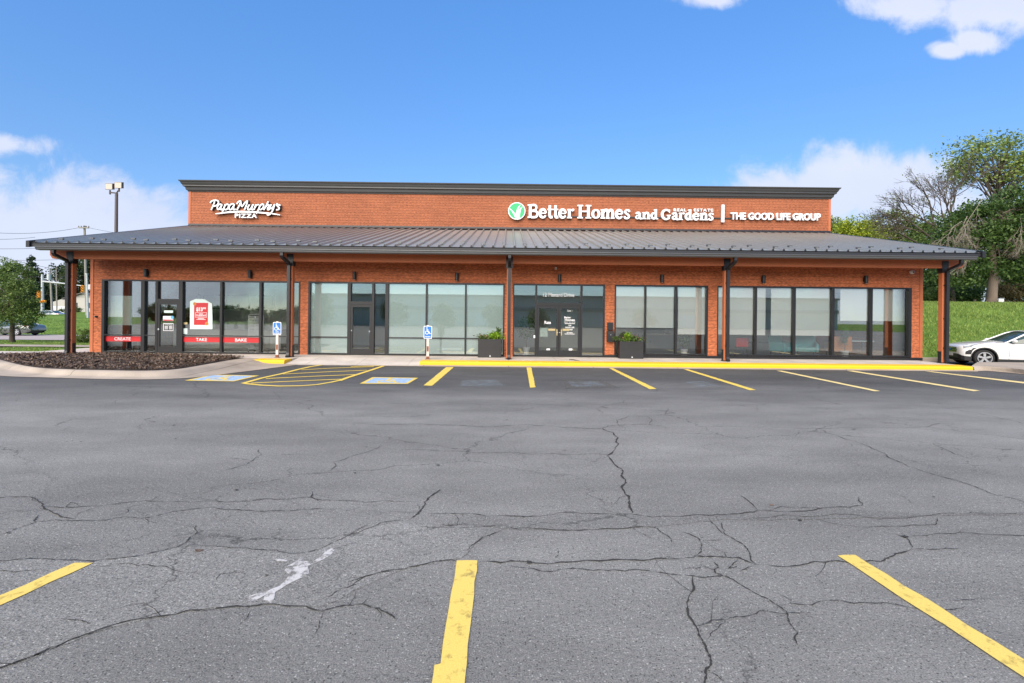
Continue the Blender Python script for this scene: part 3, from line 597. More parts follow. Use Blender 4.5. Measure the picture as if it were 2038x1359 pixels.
WC = [(arc(.40,.30,.21,.21,115,395,16), .07), ([(.40,.80),(.42,.42),(.66,.42),(.80,.14),(.92,.18)], .085), ([(.42,.62),(.64,.62)], .07), (arc(.40,.90,.035,.035,0,350,8), .07)]
def wheelchair(fn, depth):
    mb = MB()
    for i, (p, w) in enumerate(WC): stroke(mb, p, w, fn, depth, depth*.12*i)
    return mb
for q, lb in (([(367.4,757.7),(465.5,759.4),(515.8,747.8),(422.6,745.9)], 'blue and yellow disabled bay square beside the mulch bed kerb'), ([(715.7,763.8),(811.4,764.3),(832.3,752.3),(741.5,751)], 'blue and yellow disabled bay square right of the hatched aisle')):
    w = [onZ(x, y, 0) for x, y in q]; cen = (w[0]+w[1]+w[2]+w[3])/4
    t = thing('disabled_bay_symbol', lb, 'road marking', Vector((cen.x, cen.y, 0)), 'disabled bay symbols painted on the asphalt')
    def bil(u, v, z): p = w[0].lerp(w[1], u).lerp(w[3].lerp(w[2], u), v); return Vector((p.x, p.y, z))
    mb = MB(); mb.quad(bil(.07,.10,.008), bil(.93,.10,.008), bil(.93,.90,.008), bil(.07,.90,.008)); obj('blue_field', mb, M_['bluepaint'], t, recalc=False)
    mb = MB()
    for a in ((0,0,1,.10),(0,.90,1,1),(0,.10,.07,.90),(.93,.10,1,.90)):
        mb.quad(bil(a[0],a[1],.0082), bil(a[2],a[1],.0082), bil(a[2],a[3],.0082), bil(a[0],a[3],.0082))
    obj('border', mb, M_['lineyellow'], t, recalc=False)
    obj('wheelchair_symbol', wheelchair(lambda u, v, d: bil(.18+u*.64, .06+v*.9, .0095+d), .0015), M_['lineyellow'], t)

# ------------------------------------------------------------------ pavements and kerbs
ZW = .16; KR = 17.05; KL = -3.22
mb = MB()
def top(x0, x1, y0, y1, z0=ZW, z1=None):
    z1 = z0 if z1 is None else z1
    a, b, c, d = Vector((x0,y0,z0)), Vector((x1,y0,z0)), Vector((x1,y1,z1)), Vector((x0,y1,z1))
    mb.quad(a, b, c, d)
    for p, q in ((a,b),(b,c),(c,d),(d,a)): mb.quad(p, q, Vector((q.x,q.y,-.1)), Vector((p.x,p.y,-.1)))
top(-19.8, 17.15, 18.25, 27.0); top(KL, 17.0, 17.66, 18.25); top(-9.55, -8.1, 17.62, 18.25)
# flush ramp with a side slope
mb.quad((-8.1,17.0,.012), (KL,17.0,.012), (KL,18.25,ZW), (-8.1,18.25,ZW))
mb.quad((-9.55,17.62,ZW), (-9.55,18.25,ZW), (-10.6,18.25,ZW), (-10.6,17.75,ZW))
tag(obj('pavement', mb, M_['concrete']), kind='structure')
def kerb(name, x0, x1, m, y0=17.08, prof=None):
    prof = prof or [(y0,-.02),(y0,.105),(y0+.02,.14),(y0+.06,.158),(y0+.58,.166),(y0+.58,-.02)]
    b = MB(); b.loft([[Vector((x, y, z)) for y, z in prof] for x in (x0, x1)], 0, True, True); return tag(obj(name, b, m), kind='structure')
kerb('painted_kerb', KL, 17.0, M_['yellow']); kerb('painted_kerb', -9.55, -8.1, M_['yellow'], 17.05)
mb = MB(); mb.box(-10.3, -8.1, 16.93, 17.05, -.02, .028); mb.box(KL, 17.0, 16.90, 17.08, -.02, .03); mb.box(-8.1, KL, 16.93, 17.0, -.02, .011)
tag(obj('gutter_strip', mb, M_['kerbc']), kind='structure')
# island with the mulch bed
inner = [(-60,709),(-20,711.5),(0,716),(60,730),(130,735),(210,737),(290,738),(350,735),(400,727),(450,718),(487,712.5)]
outer = [(-170,714),(-110,737),(0,748.5),(100,752),(170,754.2),(230,755.3),(300,755.5),(370,753),(420,748),(510,737),(596,725.8)]
I = [onZ(x, y, ZW) for x, y in inner]; O = [onZ(x, y, 0) for x, y in outer]
def dens(p, k=5): return [Vector(q) for q in smooth_pts([tuple(a) for a in p], k)]
I, O = dens(I), dens(O)
mb = MB(); rows = []
for t, z in ((0, .165), (.10, .175), (.26, .17), (.40, .12), (.47, .06), (.60, .03), (1, .012)):
    rows.append([Vector((a.x+(b.x-a.x)*t, a.y+(b.y-a.y)*t, z)) for a, b in zip(I, O)])
mb.loft(rows, 0, False)
tag(obj('island_kerb', mb, M_['kerbc'], smooth=True), kind='structure')
back = [onZ(x, y, ZW) for x, y in [(440,709.5),(350,706.8),(200,705),(100,705),(30,706.5),(-20,708.5)]]
bed = [Vector((p.x, p.y, 0)) for p in I] + [Vector((p.x, p.y, 0)) for p in back]
def inside(x, y, P):
    c = False; n = len(P)
    for i in range(n):
        a, b = P[i], P[(i+1) % n]
        if (a.y > y) != (b.y > y) and x < (b.x-a.x)*(y-a.y)/(b.y-a.y)+a.x: c = not c
    return c
mb = MB(); cx = sum(p.x for p in bed)/len(bed); cy = sum(p.y for p in bed)/len(bed)
rings = [[Vector((cx+(p.x-cx)*s_, cy+(p.y-cy)*s_, z)) for p in bed] for s_, z in ((1.005, .168), (.93, .20), (.75, .225), (.4, .235), (.02, .24))]
mb.loft(rings, 0, True)
tag(obj('mulch_bed', mb, M_['soil'], smooth=True), kind='structure')
def scatter_tris(name, n, fn, m, kind='stuff'):
    V = []; 
    for _ in range(n): V += fn()
    me = bpy.data.meshes.new(name); k = len(V)//3
    me.from_pydata([tuple(v) for v in V], [], [(3*i, 3*i+1, 3*i+2) for i in range(k)])
    return me
bx0, bx1 = min(p.x for p in bed), max(p.x for p in bed); by0, by1 = min(p.y for p in bed), max(p.y for p in bed)
V = []; F = []
while len(F) < 19000:
    x, y = rng.uniform(bx0, bx1), rng.uniform(by0, by1)
    if not inside(x, y, bed): continue
    z = .20 + rng.uniform(.0, .06); l = rng.uniform(.015, .045); w = l*rng.uniform(.25, .5); a = rng.uniform(0, 6.3); ti = rng.gauss(0, .5)
    d = Vector((math.cos(a)*math.cos(ti), math.sin(a)*math.cos(ti), math.sin(ti)))*l; e = Vector((-math.sin(a), math.cos(a), rng.gauss(0, .6)))*w; c = Vector((x, y, z)); k = len(V)
    V += [tuple(c-d-e*.6), tuple(c+d-e), tuple(c+d*.9+e), tuple(c-d+e*.8)]; F.append((k, k+1, k+2, k+3))
me = bpy.data.meshes.new('mulch'); me.from_pydata(V, [], F); tag(obj('mulch', me, M_['chip']), kind='stuff')
# walk behind the bed, paths, road on the left; drive lane kerbs on the right
mb = MB(); mb.box(-40, -19.8, 18.75, 20.3, -.1, .13); tag(obj('footpath', mb, M_['concrete']), kind='structure')
def strip(name, y0, y1, x0, x1, dz, m):
    b = MB(); xs_ = np.linspace(x0, x1, 40); ysn = np.linspace(y0, y1, 6); n = len(xs_)
    for y in ysn:
        for x in xs_: b.v.append((x, y, terr(x, y)+dz))
    for j in range(5):
        for i in range(n-1): b.f.append((j*n+i, j*n+i+1, (j+1)*n+i+1, (j+1)*n+i)); b.m.append(0)
    return tag(obj(name, b, m), kind='structure')
strip('garden_path', 24.3, 26.1, -80, -18.5, .05, M_['kerbc'])
strip('road', 36.4, 46.0, -150, -21, .05, mat('pale_road_concrete', (.36, .31, .28), .9, var=.15, vscale=.6))
kb = [onZ(x, y, 0) for x, y in [(1957,738),(1990,740.5),(2038,745.5),(2120,757),(2260,775),(2500,800)]]
kb = [Vector((16.98, 16.90, 0))]+dens(kb, 4)[1:]
mb = MB(); rows = [[p+Vector((0, 0, .012)) for p in kb], [p+Vector((.05, .16, .03)) for p in kb], [p+Vector((.06, .20, .13)) for p in kb], [p+Vector((.08, .30, .17)) for p in kb], [Vector((max(p.x*19.0/p.y, 17.16), 19.0, .165)) for p in kb], [Vector((max(p.x*19.0/p.y, 17.16), 19.02, -.25)) for p in kb]]
mb.loft(rows, 0, False); tag(obj('drive_kerb', mb, M_['kerbc']), kind='structure')
mb = MB(); mb.box(16.8, 70, 23.1, 23.3, -.3, .02); tag(obj('drive_kerb', mb, M_['kerbc'], bevel=.03), kind='structure')

# ------------------------------------------------------------------ lawn blades
def blades(n, xr, yr, h, w, excl=None):
    P = []
    x = nrg.uniform(*xr, n); y = nrg.uniform(*yr, n)
    k = np.array([not (excl and excl(a, b)) for a, b in zip(x, y)]); x, y = x[k], y[k]; n = len(x)
    z = np.array([terr(a, b) for a, b in zip(x, y)]); a = nrg.uniform(0, 6.28, n); hh = h*nrg.uniform(.5, 1.3, n); lx, ly = nrg.normal(0, .45, n)*hh, nrg.normal(0, .45, n)*hh
    v = np.empty((n, 3, 3)); v[:, 0] = np.stack([x-np.cos(a)*w, y-np.sin(a)*w, z-.01], 1); v[:, 1] = np.stack([x+np.cos(a)*w, y+np.sin(a)*w, z-.01], 1); v[:, 2] = np.stack([x+lx, y+ly, z+hh], 1)
    return v
def tri_mesh(name, v):
    n = len(v); me = bpy.data.meshes.new(name); me.vertices.add(n*3); me.vertices.foreach_set('co', v.reshape(-1).astype('f'))
    me.loops.add(n*3); me.loops.foreach_set('vertex_index', np.arange(n*3, dtype='i')); me.polygons.add(n)
    me.polygons.foreach_set('loop_start', np.arange(0, n*3, 3, dtype='i')); me.update(calc_edges=True); me.validate(); return me
v = np.concatenate([blades(60000, (18.3, 46), (23.35, 35), .12, .02), blades(22000, (-42, -19.9), (20.4, 36), .07, .018, lambda a, b: 24.2 < b < 26.2), blades(9000, (-75, -30), (46.3, 62), .12, .04)])
tag(obj('grass', tri_mesh('grass', v), M_['blade']), kind='stuff')

# ------------------------------------------------------------------ the building
FY = 19.6; TY = 26.2; EY = 17.6
fx = lambda px, Y=FY: onY(px, HOR, Y).x
HEAD = (onY(300, 556, FY).z + onY(1019, 565.5, FY).z + onY(1700, 571.5, FY).z)/3
XL, XR = fx(180.5), fx(1835)
TXL, TXR = fx(373.5, TY), fx(1650.5, TY)
ZE, ZT = 4.40, 6.66; SL = (ZT-ZE)/(TY-EY)
bld = thing('shop_building', 'long orange shingle clad shop building with a metal canopy roof and dark storefront windows', 'building', (0, FY, 0))
def zr(y): return ZE + (y-EY)*SL

# front wall pieces butt together round the openings
gaps = [(202.7, 597), (613.5, 1003.8), (1021, 1203.5), (1223, 1408.5), (1427.5, 1813.5)]
mb = MB(); mb.box(XL, XR, FY, FY+.2, HEAD, 4.86)
prev = XL
for a, b in gaps: mb.box(prev, fx(a), FY, FY+.2, .1, HEAD); prev = fx(b)
mb.box(prev, XR, FY, FY+.2, .1, HEAD)
obj('front_wall', mb, M_['clad'], bld)
mb = MB(); mb.box(XL, XL+.2, FY+.2, TY, .1, 4.86); mb.box(XR-.2, XR, FY+.2, TY, .1, 4.86)
for x in (XL, XR):
    s_ = .2 if x == XL else -.2
    mb.prism([(x, FY, 4.86), (x, TY, 4.86), (x, TY, zr(TY)-.12), (x, FY, zr(FY)-.12)], (s_, 0, 0))
mb.box(XL, XR, TY+13.8, TY+14, .1, 8.4); mb.box(XL, XL+.2, TY, TY+13.8, .1, 6); mb.box(XR-.2, XR, TY, TY+13.8, .1, 6)
obj('side_wall', mb, M_['clad'], bld)
for x0, x1 in ((XL-.015, XL+.11), (XR-.11, XR+.015)):
    for z0, z1 in ((.1, HEAD-.03), (HEAD-.024, 4.6)): obj('corner_trim', MB().box(x0, x1, FY-.022, FY+.11, z0, z1), M_['trimwood'], bld)
mb = MB(); mb.box(fx(1203.5), XR+.02, FY-.03, FY+.1, .158, .27); obj('base_trim', mb, M_['frame'], bld)
for px, s_ in ((179.5, -1), (1837, 1)):                      # corbel beam ends on the side walls
    x = XL if s_ < 0 else XR
    mb = MB(); mb.prism([(x, FY+.5, 3.42), (x+s_*.17, FY+.5, 3.46), (x+s_*.36, FY+.5, 3.95), (x+s_*.36, FY+.5, 4.06), (x, FY+.5, 4.06)], (0, .3, 0))
    obj('corbel', mb, M_['trimwood'], bld)
# upper clerestory wall with flared cornice
mb = MB(); mb.box(TXL, TXR, TY, TY+.2, 5.9, 8.72); mb.box(TXL, TXL+.2, TY+.2, TY+13, 5.9, 8.72); mb.box(TXR-.2, TXR, TY+.2, TY+13, 5.9, 8.72); mb.box(TXL+.2, TXR-.2, TY+12.8, TY+13, 5.9, 8.72)
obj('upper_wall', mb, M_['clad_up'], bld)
for x0, x1 in ((TXL-.012, TXL+.12), (TXR-.12, TXR+.012)): obj('corner_trim', MB().box(x0, x1, TY-.02, TY+.12, 6.5, 8.6), M_['trimwood'], bld)
mb = MB(); prof = [(.03, 8.60), (.05, 8.66), (.10, 8.68), (.13, 8.82), (.20, 8.85), (.215, 8.87), (.215, 8.92), (.27, 8.99), (.30, 9.08), (.35, 9.11), (.36, 9.16), (.0, 9.19)]
rings = []
for o_, z in prof: rings.append([Vector((TXL-o_, TY-o_, z)), Vector((TXR+o_, TY-o_, z)), Vector((TXR+o_, TY+13+o_, z)), Vector((TXL-o_, TY+13+o_, z))])
mb.loft(rings, 0, True, True); obj('cornice', mb, M_['cornice'], bld)

# roof: standing seam panels with closed rib ends, rake trims, flashing, snow guards
RXL, RXR = fx(60, EY), fx(1951, EY)
roof_mb = MB(); n = int(round((RXR-RXL)/.405)); pitch = (RXR-RXL)/n
pr = []
for i in range(n):
    x = RXL+i*pitch
    pr += [(x, 0), (x+pitch*.38, 0), (x+pitch*.44, .075), (x+pitch*.56, .075), (x+pitch*.62, 0)]
pr.append((RXR, 0))
A = [Vector((x, EY-.03, zr(EY-.03)+h)) for x, h in pr]; B = [Vector((x, TY+.02, zr(TY+.02)+h)) for x, h in pr]
roof_mb.loft([A, B], 0, False)
for i in range(n):
    k = i*5
    roof_mb.add([A[k+1]+Vector((0, .004, 0)), A[k+4]+Vector((0, .004, 0)), A[k+3]+Vector((0, .004, 0)), A[k+2]+Vector((0, .004, 0))], [(0, 1, 2, 3)], 1)
D = Vector((0, 0, -.03)); roof_mb.loft([[Vector((RXL, EY-.03, zr(EY-.03)-.02)), Vector((RXR, EY-.03, zr(EY-.03)-.02))], [Vector((RXL, TY, zr(TY)-.02)), Vector((RXR, TY, zr(TY)-.02))]], 1, False)
roof = obj('roof', roof_mb, [M_['roof'], M_['roofdark']], bld, recalc=False)
for x0, x1 in ((RXL-.10, RXL+.03), (RXR-.03, RXR+.10)):
    mb = MB(); mb.prism([(x0, EY-.09, zr(EY-.09)+.07), (x1, EY-.09, zr(EY-.09)+.07), (x1, EY-.09, zr(EY-.09)-.17), (x0, EY-.09, zr(EY-.09)-.17)], (0, TY-EY+.09, zr(TY)-zr(EY-.09)))
    obj('rake_trim', mb, M_['bronze'], bld)
mb = MB(); mb.prism([(TXL, TY-.22, zr(TY-.22)+.055), (TXL, TY-.002, zr(TY)+.06), (TXL, TY-.002, zr(TY)+.17), (TXL, TY-.02, zr(TY)+.17), (TXL, TY-.03, zr(TY)+.085)], (TXR-TXL, 0, 0)); obj('roof_flashing', mb, M_['bronze'], bld)
for i in range(1, n-1, 2):                                   # snow guards clamp on the ribs in two staggered rows
    x = RXL+(i+.5)*pitch; y = EY+(.55 if i % 4 == 1 else .95); z = zr(y)
    b = MB(); b.loft([[Vector((x+u*w, y+v, z+h)) for u, w, h in ((-1, .05, .03), (-1, .085, .06), (-1, .085, .10), (1, .085, .10), (1, .085, .06), (1, .05, .03))] for v in (-.035, .03)], 0, True, True)
    obj('snow_guard', b, M_['gutter'], roof)
mb = MB(); mb.box(RXL-.02, RXR+.02, EY-.02, EY+.16, 4.255, 4.365); obj('eave_shade_fascia', mb, M_['roofdark'], bld)  # black band paints the shade under the overhanging roof panels
GXL, GXR = fx(72, EY), fx(1940, EY)
mb = MB(); mb.loft([[Vector((x, y, z)) for y, z in ((EY+.13, 4.12), (EY-.03, 4.12), (EY-.07, 4.15), (EY-.075, 4.20), (EY-.10, 4.225), (EY-.10, 4.252), (EY+.13, 4.252))] for x in (GXL, GXR)], 0, True, True)
obj('gutter', mb, M_['gutter'], bld)
BY = 18.28
BXL, BXR = fx(98, BY), fx(1918, BY)
mb = MB(); mb.prism([(BXL, BY, 4.30), (BXR, BY, 4.30), (BXR, BY, 4.02), (BXR-.10, BY, 3.885), (BXL+.10, BY, 3.885), (BXL, BY, 4.02)], (0, .19, 0)); obj('beam', mb, M_['trimwood'], bld)
mb = MB(); mb.prism([(RXL, EY+.17, zr(EY+.17)-.10), (RXL, FY-.001, zr(FY)-.10), (RXL, FY-.001, zr(FY)-.16), (RXL, EY+.17, zr(EY+.17)-.13)], (RXR-RXL, 0, 0)); obj('soffit', mb, M_['soffit'], bld)
for k in range(17):                                          # rafters carrying the canopy
    x = RXL+.5+k*(RXR-RXL-1)/16
    mb = MB(); mb.prism([(x, BY+.2, 4.31), (x, FY-.001, 4.31), (x, FY-.001, zr(FY)-.165), (x, BY+.2, zr(BY+.2)-.165)], (.09, 0, 0)); obj('rafter', mb, M_['soffit'], bld)
# posts with steel brackets and downspouts
for px in (142.5, 578.5, 1013, 1444, 1876):
    x = fx(px, 18.37)
    mb = MB(); mb.box(x-.10, x+.10, 18.28, 18.46, .19, 3.88); p = obj('post', mb, M_['trimwood'], bld, bevel=.008)
    mb = MB(); mb.box(x-.125, x+.125, 18.262, 18.278, 3.70, 4.16); mb.box(x-.125, x+.125, 18.472, 18.488, 3.70, 4.16); mb.box(x-.125, x-.103, 18.28, 18.47, 3.70, 3.883); mb.box(x+.103, x+.125, 18.28, 18.47, 3.70, 3.883)
    obj('top_bracket', mb, M_['bronze'], p)
    mb = MB(); mb.box(x-.12, x+.12, 18.25, 18.49, .158, .188); s_ = 1 if px < 1000 else -1
    mb.box(x+s_*.102, x+s_*.117, 18.30, 18.44, .188, .62); obj('base_bracket', mb, M_['bronze'], p)
    mb = MB(); w = .055
    pth = [(EY+.02, 4.13), (EY+.02, 4.02), (EY+.06, 3.95), (18.13, 3.80), (18.19, 3.70), (18.19, .34), (18.14, .22), (18.08, .185)]
    rg = []
    for i, (y, z) in enumerate(pth):
        a = Vector((0, pth[min(i+1, 7)][0]-pth[max(i-1, 0)][0], pth[min(i+1, 7)][1]-pth[max(i-1, 0)][1])).normalized(); q = Vector((0, -a.z, a.y))*.05
        rg.append([Vector((x-w, y, z))-q, Vector((x+w, y, z))-q, Vector((x+w, y, z))+q, Vector((x-w, y, z))+q])
    mb.loft(rg, 0, True, True)
    for z in (3.2, 1.9, .75): mb.box(x-.066, x+.066, 18.135, 18.279, z, z+.03)
    obj('downspout', mb, M_['bronze'], p)

# interior shell
mb = MB(); mb.box(XL+.21, XR-.21, FY+.2, TY-.1, .12, .168); obj('shop_floor', mb, M_['int_floor'], bld)
mb = MB(); mb.box(XL+.21, XR-.21, FY+.2, TY-.1, 3.3, 3.36); obj('ceiling', mb, M_['int_wall'], bld)
mb = MB(); mb.box(XL+.21, XR-.21, TY-.09, TY-.01, .168, 3.3)
for px in (604, 1012): mb.box(fx(px)-.06, fx(px)+.06, FY+.201, TY-.091, .168, 3.3)
mb.box(fx(1290), fx(1290)+.1, 22.6, TY-.091, .168, 3.3); mb.box(fx(900), fx(900)+.1, 22, TY-.091, .168, 3.3)
obj('interior_wall', mb, M_['int_wall'], bld)

# storefronts
GY = FY+.07
def bars(mb, x0, x1, z0, z1, y0=FY-.025, y1=FY+.12): mb.box(x0, x1, y0, y1, z0, z1)
def pane(x0, x1, z0, z1, parent, m='glass', name='pane'):
    b = MB(); b.box(x0-.01, x1+.01, GY, GY+.010, z0-.01, z1+.01); return obj(name, b, M_[m], parent)
def film(x0, x1, z0, z1, parent):
    b = MB(); b.box(x0, x1, GY+.016, GY+.020, z0, z1); return obj('film', b, M_['film'], parent)
fr = .055
def window(xa, xb, la, rb, sill, rail=None, frosted=False, glass='glass'):
    # xa..xb clear opening; la = left mullion's outer x; rb = right mullion's outer x, or None
    mb = MB(); bars(mb, la, xa, sill, HEAD-fr)
    if rb is not None: bars(mb, xb, rb, sill, HEAD-fr)
    bars(mb, la, rb if rb is not None else xb, HEAD-fr, HEAD+.004); bars(mb, la, rb if rb is not None else xb, sill-fr, sill)
    if rail: bars(mb, xa, xb, rail-.022, rail+.022, FY-.015, FY+.11)
    w = obj('window', mb, M_['frame'], bld)
    spans = [(sill, rail-.022), (rail+.022, HEAD-fr)] if rail else [(sill, HEAD-fr)]
    for a, b in spans:
        pane(xa, xb, a, b, w, glass)
        if frosted: film(xa, xb, a, b, w)
    return w
def handle_bar(x, z0, z1, parent, m='steel'):
    b = MB(); b.tube([(x, FY-.07, z0), (x, FY-.07, z1)], .014, 8); b.tube([(x, FY-.07, z0+.04), (x, FY-.02, z0+.04)], .01, 6); b.tube([(x, FY-.07, z1-.04), (x, FY-.02, z1-.04)], .01, 6); return obj('handle', b, M_[m], parent)
def doorleaf(x0, x1, z0, z1, hinge_right, kick=.26, stile=.085):
    mb = MB(); y0, y1 = FY-.015, FY+.055
    mb.box(x0, x0+stile, y0, y1, z0, z1); mb.box(x1-stile, x1, y0, y1, z0, z1); mb.box(x0+stile, x1-stile, y0, y1, z1-.10, z1); mb.box(x0+stile, x1-stile, y0, y1, z0, z0+kick)
    d = obj('door', mb, M_['frame'], bld)
    b = MB(); b.box(x0+stile-.005, x1-stile+.005, FY+.012, FY+.022, z0+kick-.005, z1-.095); obj('pane', b, M_['doorglass'], d)
    b = MB(); b.cyl((x0+stile/2 if hinge_right else x1-stile/2, FY-.035, z0+1.0), .022, .02, 12, 'y'); obj('lock', b, M_['steel'], d)
    return d
def doorbay(xa, xb, la, rb, dh, pair=False):
    mb = MB(); bars(mb, la, xa, .17, HEAD-fr)
    if rb is not None: bars(mb, xb, rb, .17, HEAD-fr)
    e = rb if rb is not None else xb
    bars(mb, la, e, HEAD-fr, HEAD+.004); bars(mb, xa, xb, dh, dh+.13)
    f = obj('door_frame', mb, M_['frame'], bld); pane(xa, xb, dh+.13, HEAD-fr, f)
    if pair:
        mid = (xa+xb)/2; return [doorleaf(xa+.006, mid-.004, .18, dh-.005, False), doorleaf(mid+.004, xb-.006, .18, dh-.005, True)]
    return [doorleaf(xa+.006, xb-.006, .18, dh-.005, True)]
RAIL1, RAIL2 = onY(240, 666.5, FY).z, onY(900, 673, FY).z
G1 = [(202.7, 208), (281, 288), (309.5, 314), (356, 363.5), (438, 442.3), (516, 520.5), (594.5, 597)]
G2 = [(613.5, 617), (691.6, 698), (740, 744.5), (766.7, 772.8), (847, 850), (925, 928), (1001, 1003.8)]
G3 = [(1021, 1023), (1065, 1069), (1155, 1159), (1201, 1203.5)]
G4 = [(1223, 1225.5), (1283, 1286), (1343.8, 1347.5), (1405, 1408.5)]
G5 = [(1427.5, 1429), (1501.5, 1506), (1578, 1583), (1655, 1660), (1731, 1736), (1807.5, 1813.5)]
DH1 = onY(335, 601, FY).z; DH2 = onY(720, 606, FY).z; DH3 = onY(1110, 608.5, FY).z
def group(G, fn):
    for i in range(len(G)-1):
        last = i == len(G)-2
        fn(i, fx(G[i][1]), fx(G[i+1][0]), fx(G[i][0]), fx(G[i+1][1]) if last else None)
shop_doors = {}
def g1(i, xa, xb, la, rb):
    if i == 2: shop_doors['pizza'] = doorbay(xa, xb, la, rb, DH1)
    else: window(xa, xb, la, rb, .24, RAIL1)
def g2(i, xa, xb, la, rb):
    if i == 1: shop_doors['blank'] = doorbay(xa, xb, la, rb, DH2)
    elif i == 2: window(xa, xb, la, rb, .24, None)
    else: window(xa, xb, la, rb, .24, RAIL2, True)
def g3(i, xa, xb, la, rb):
    if i == 1: shop_doors['office'] = doorbay(xa, xb, la, rb, DH3, True)
    else: window(xa, xb, la, rb, .24)
def g4(i, xa, xb, la, rb): window(xa, xb, la, rb, .345)
group(G1, g1); group(G2, g2); group(G3, g3); group(G4, g4); group(G5, g4)
# push bars on the office doors, seen through the glass
for d, (pa, pb, pv) in zip(shop_doors['office'], ((1091, 1105, 1108.3), (1119.5, 1133, 1117.2))):
    b = MB(); y = FY-.05
    b.box(fx(pa), fx(pb), y, y+.02, onY(1100, 658, FY).z, onY(1100, 654, FY).z); b.box(fx(pv)-.02, fx(pv)+.02, y-.03, y-.01, onY(1100, 667.5, FY).z, onY(1100, 655, FY).z)
    b.box(fx(pv)-.012, fx(pv)+.012, y-.01, FY-.016, onY(1100, 657, FY).z-.01, onY(1100, 657, FY).z+.01); b.box(fx(pv)-.012, fx(pv)+.012, y-.01, FY-.016, onY(1100, 666, FY).z-.01, onY(1100, 666, FY).z+.01)
    obj('handle', b, M_['brass'], d)
for k in ('pizza', 'blank'):
    d = shop_doors[k][0]; x = fx(311.5 if k == 'pizza' else 738)
    b = MB(); b.cyl((fx(317) if k == 'pizza' else fx(736), FY-.05, 1.15), .03, .05, 12, 'y'); obj('handle', b, M_['steel'], d)

# ------------------------------------------------------------------ signs on the upper wall
sgn = thing('pizza_shop_sign', 'white script channel letter sign with a swoosh and PIZZA below, on the upper wall', 'sign', (fx(480, TY), TY, 7.4))
def s7(x, y): return onY(350+x/5.095, 350+y/5.095, TY-.05)
sf = lambda u, v, d: s7(u, v) + Vector((0, -d, 0))
SCRIPT = [
 [(408,262),(398,290),(372,350)], [(362,280),(376,262),(410,251),(440,258),(446,278),(430,302),(396,314)],
 [(482,300),(466,292),(446,300),(434,325),(440,344),(455,340),(482,300)], [(480,294),(468,335),(476,348),(490,340)],
 [(516,292),(500,335),(480,388)], [(504,318),(530,292),(548,300),(545,328),(522,348),(502,340)],
 [(606,296),(585,288),(562,304),(552,332),(562,347),(580,340),(606,298)], [(608,292),(596,335),(603,348),(618,340)],
 [(632,290),(650,266),(672,262),(660,300),(632,352)], [(672,268),(676,300),(684,318)], [(684,318),(712,282),(738,260),(730,300),(708,350)],
 [(760,296),(742,332),(752,348),(772,338),(796,298)], [(800,292),(782,335),(790,349),(802,342)],
 [(826,294),(806,350)], [(816,326),(836,300),(856,298)],
 [(874,294),(856,335),(832,388)], [(862,318),(888,292),(904,302),(896,332),(872,348),(858,340)],
 [(950,264),(930,310),(904,350)], [(916,328),(944,300),(960,306),(944,340),(952,350),(966,340)],
 [(982,294),(970,325),(982,338),(1002,318),(1014,294)], [(1016,292),(1000,345),(975,388),(950,402),(938,394)],
 [(1042,284),(1034,308)], [(1074,306),(1056,298),(1044,312),(1060,328),(1056,346),(1032,350)]]
for i, p in enumerate(SCRIPT):
    mb = MB(); q = smooth_pts(p, 5); stroke(mb, q, 12.5, sf, .13, .0015*i)
    l_ = obj('letter', mb, M_['letter'], sgn)
    mb = MB(); stroke(mb, q, 18.5, sf, .085, .0011*i); obj('letter_return_and_shadow', mb, M_['black'], l_)  # wider black backing: dark returns plus the letter's shadow as a shape
mb = MB(); q = smooth_pts([(413,389),(480,381),(560,371),(680,367),(800,371),(900,379),(1000,389),(1068,401)], 5); stroke(mb, q, [4+13*math.sin(math.pi*(i+.6)/(len(q)+.2))**.6 for i in range(len(q))], sf, .125, 0); obj('swoosh', mb, M_['letter'], sgn)
a, b = s7(610, 428), s7(833, 388); obj('letter', txt_mesh('PIZZA', a.x, b.x, a.z, b.z, TY-.05, .12, .022, 1.12), M_['letter'], sgn)
mb = MB(); mb.box(s7(430, 0).x, s7(1050, 0).x, TY-.048, TY-.002, s7(0, 345).z, s7(0, 322).z); obj('raceway', mb, M_['trimwood'], sgn)

def s8(x, y): return onY(980+x/2.911, 360+y/2.911, TY-.05)
sg2 = thing('estate_office_sign', 'long white serif letter sign with a round green leaf emblem and a divider bar', 'sign', (fx(1300, TY), TY, 7.3))
for word, xa, xb, y1, y0 in (('Better', 203, 473, 140, 218), ('Homes', 490, 798, 143, 221), ('and', 822, 958, 166, 224), ('Gardens', 972, 1279, 168, 229)):
    mb = MB(); p, q = s8(xa, y0), s8(xb, y1); serif_word(mb, word, p.x, q.x, s8((xa+xb)/2, y0).z, s8((xa+xb)/2, y1).z, TY-.05, .13); obj('letter', mb, M_['letter'], sg2)
for body, xa, xb, y1, y0, bo, sp_ in (('REAL', 1047, 1120, 162, 179, .02, 1.25), ('ESTATE', 1164, 1275, 163, 180, .02, 1.25), ('THE GOOD LIFE GROUP', 1375, 1895, 187, 229, .034, 1.0)):
    obj('letter', txt_mesh(body, s8(xa, y0).x, s8(xb, y1).x, s8((xa+xb)/2, y0).z, s8((xa+xb)/2, y1).z, TY-.05, .12, bo, sp_), M_['letter'], sg2)
mb = MB(); mb.box(s8(1325, 0).x, s8(1341, 0).x, TY-.18, TY-.05, s8(1333, 242).z, s8(1333, 140).z); obj('divider_bar', mb, M_['letter'], sg2, bevel=.01)
mb = MB(); mb.box(s8(210, 0).x, s8(1890, 0).x, TY-.048, TY-.002, s8(1000, 216).z, s8(1000, 209).z); obj('raceway', mb, M_['roofdark'], sg2)
c = s8(141, 177); rad = 50/2.911/936*TY
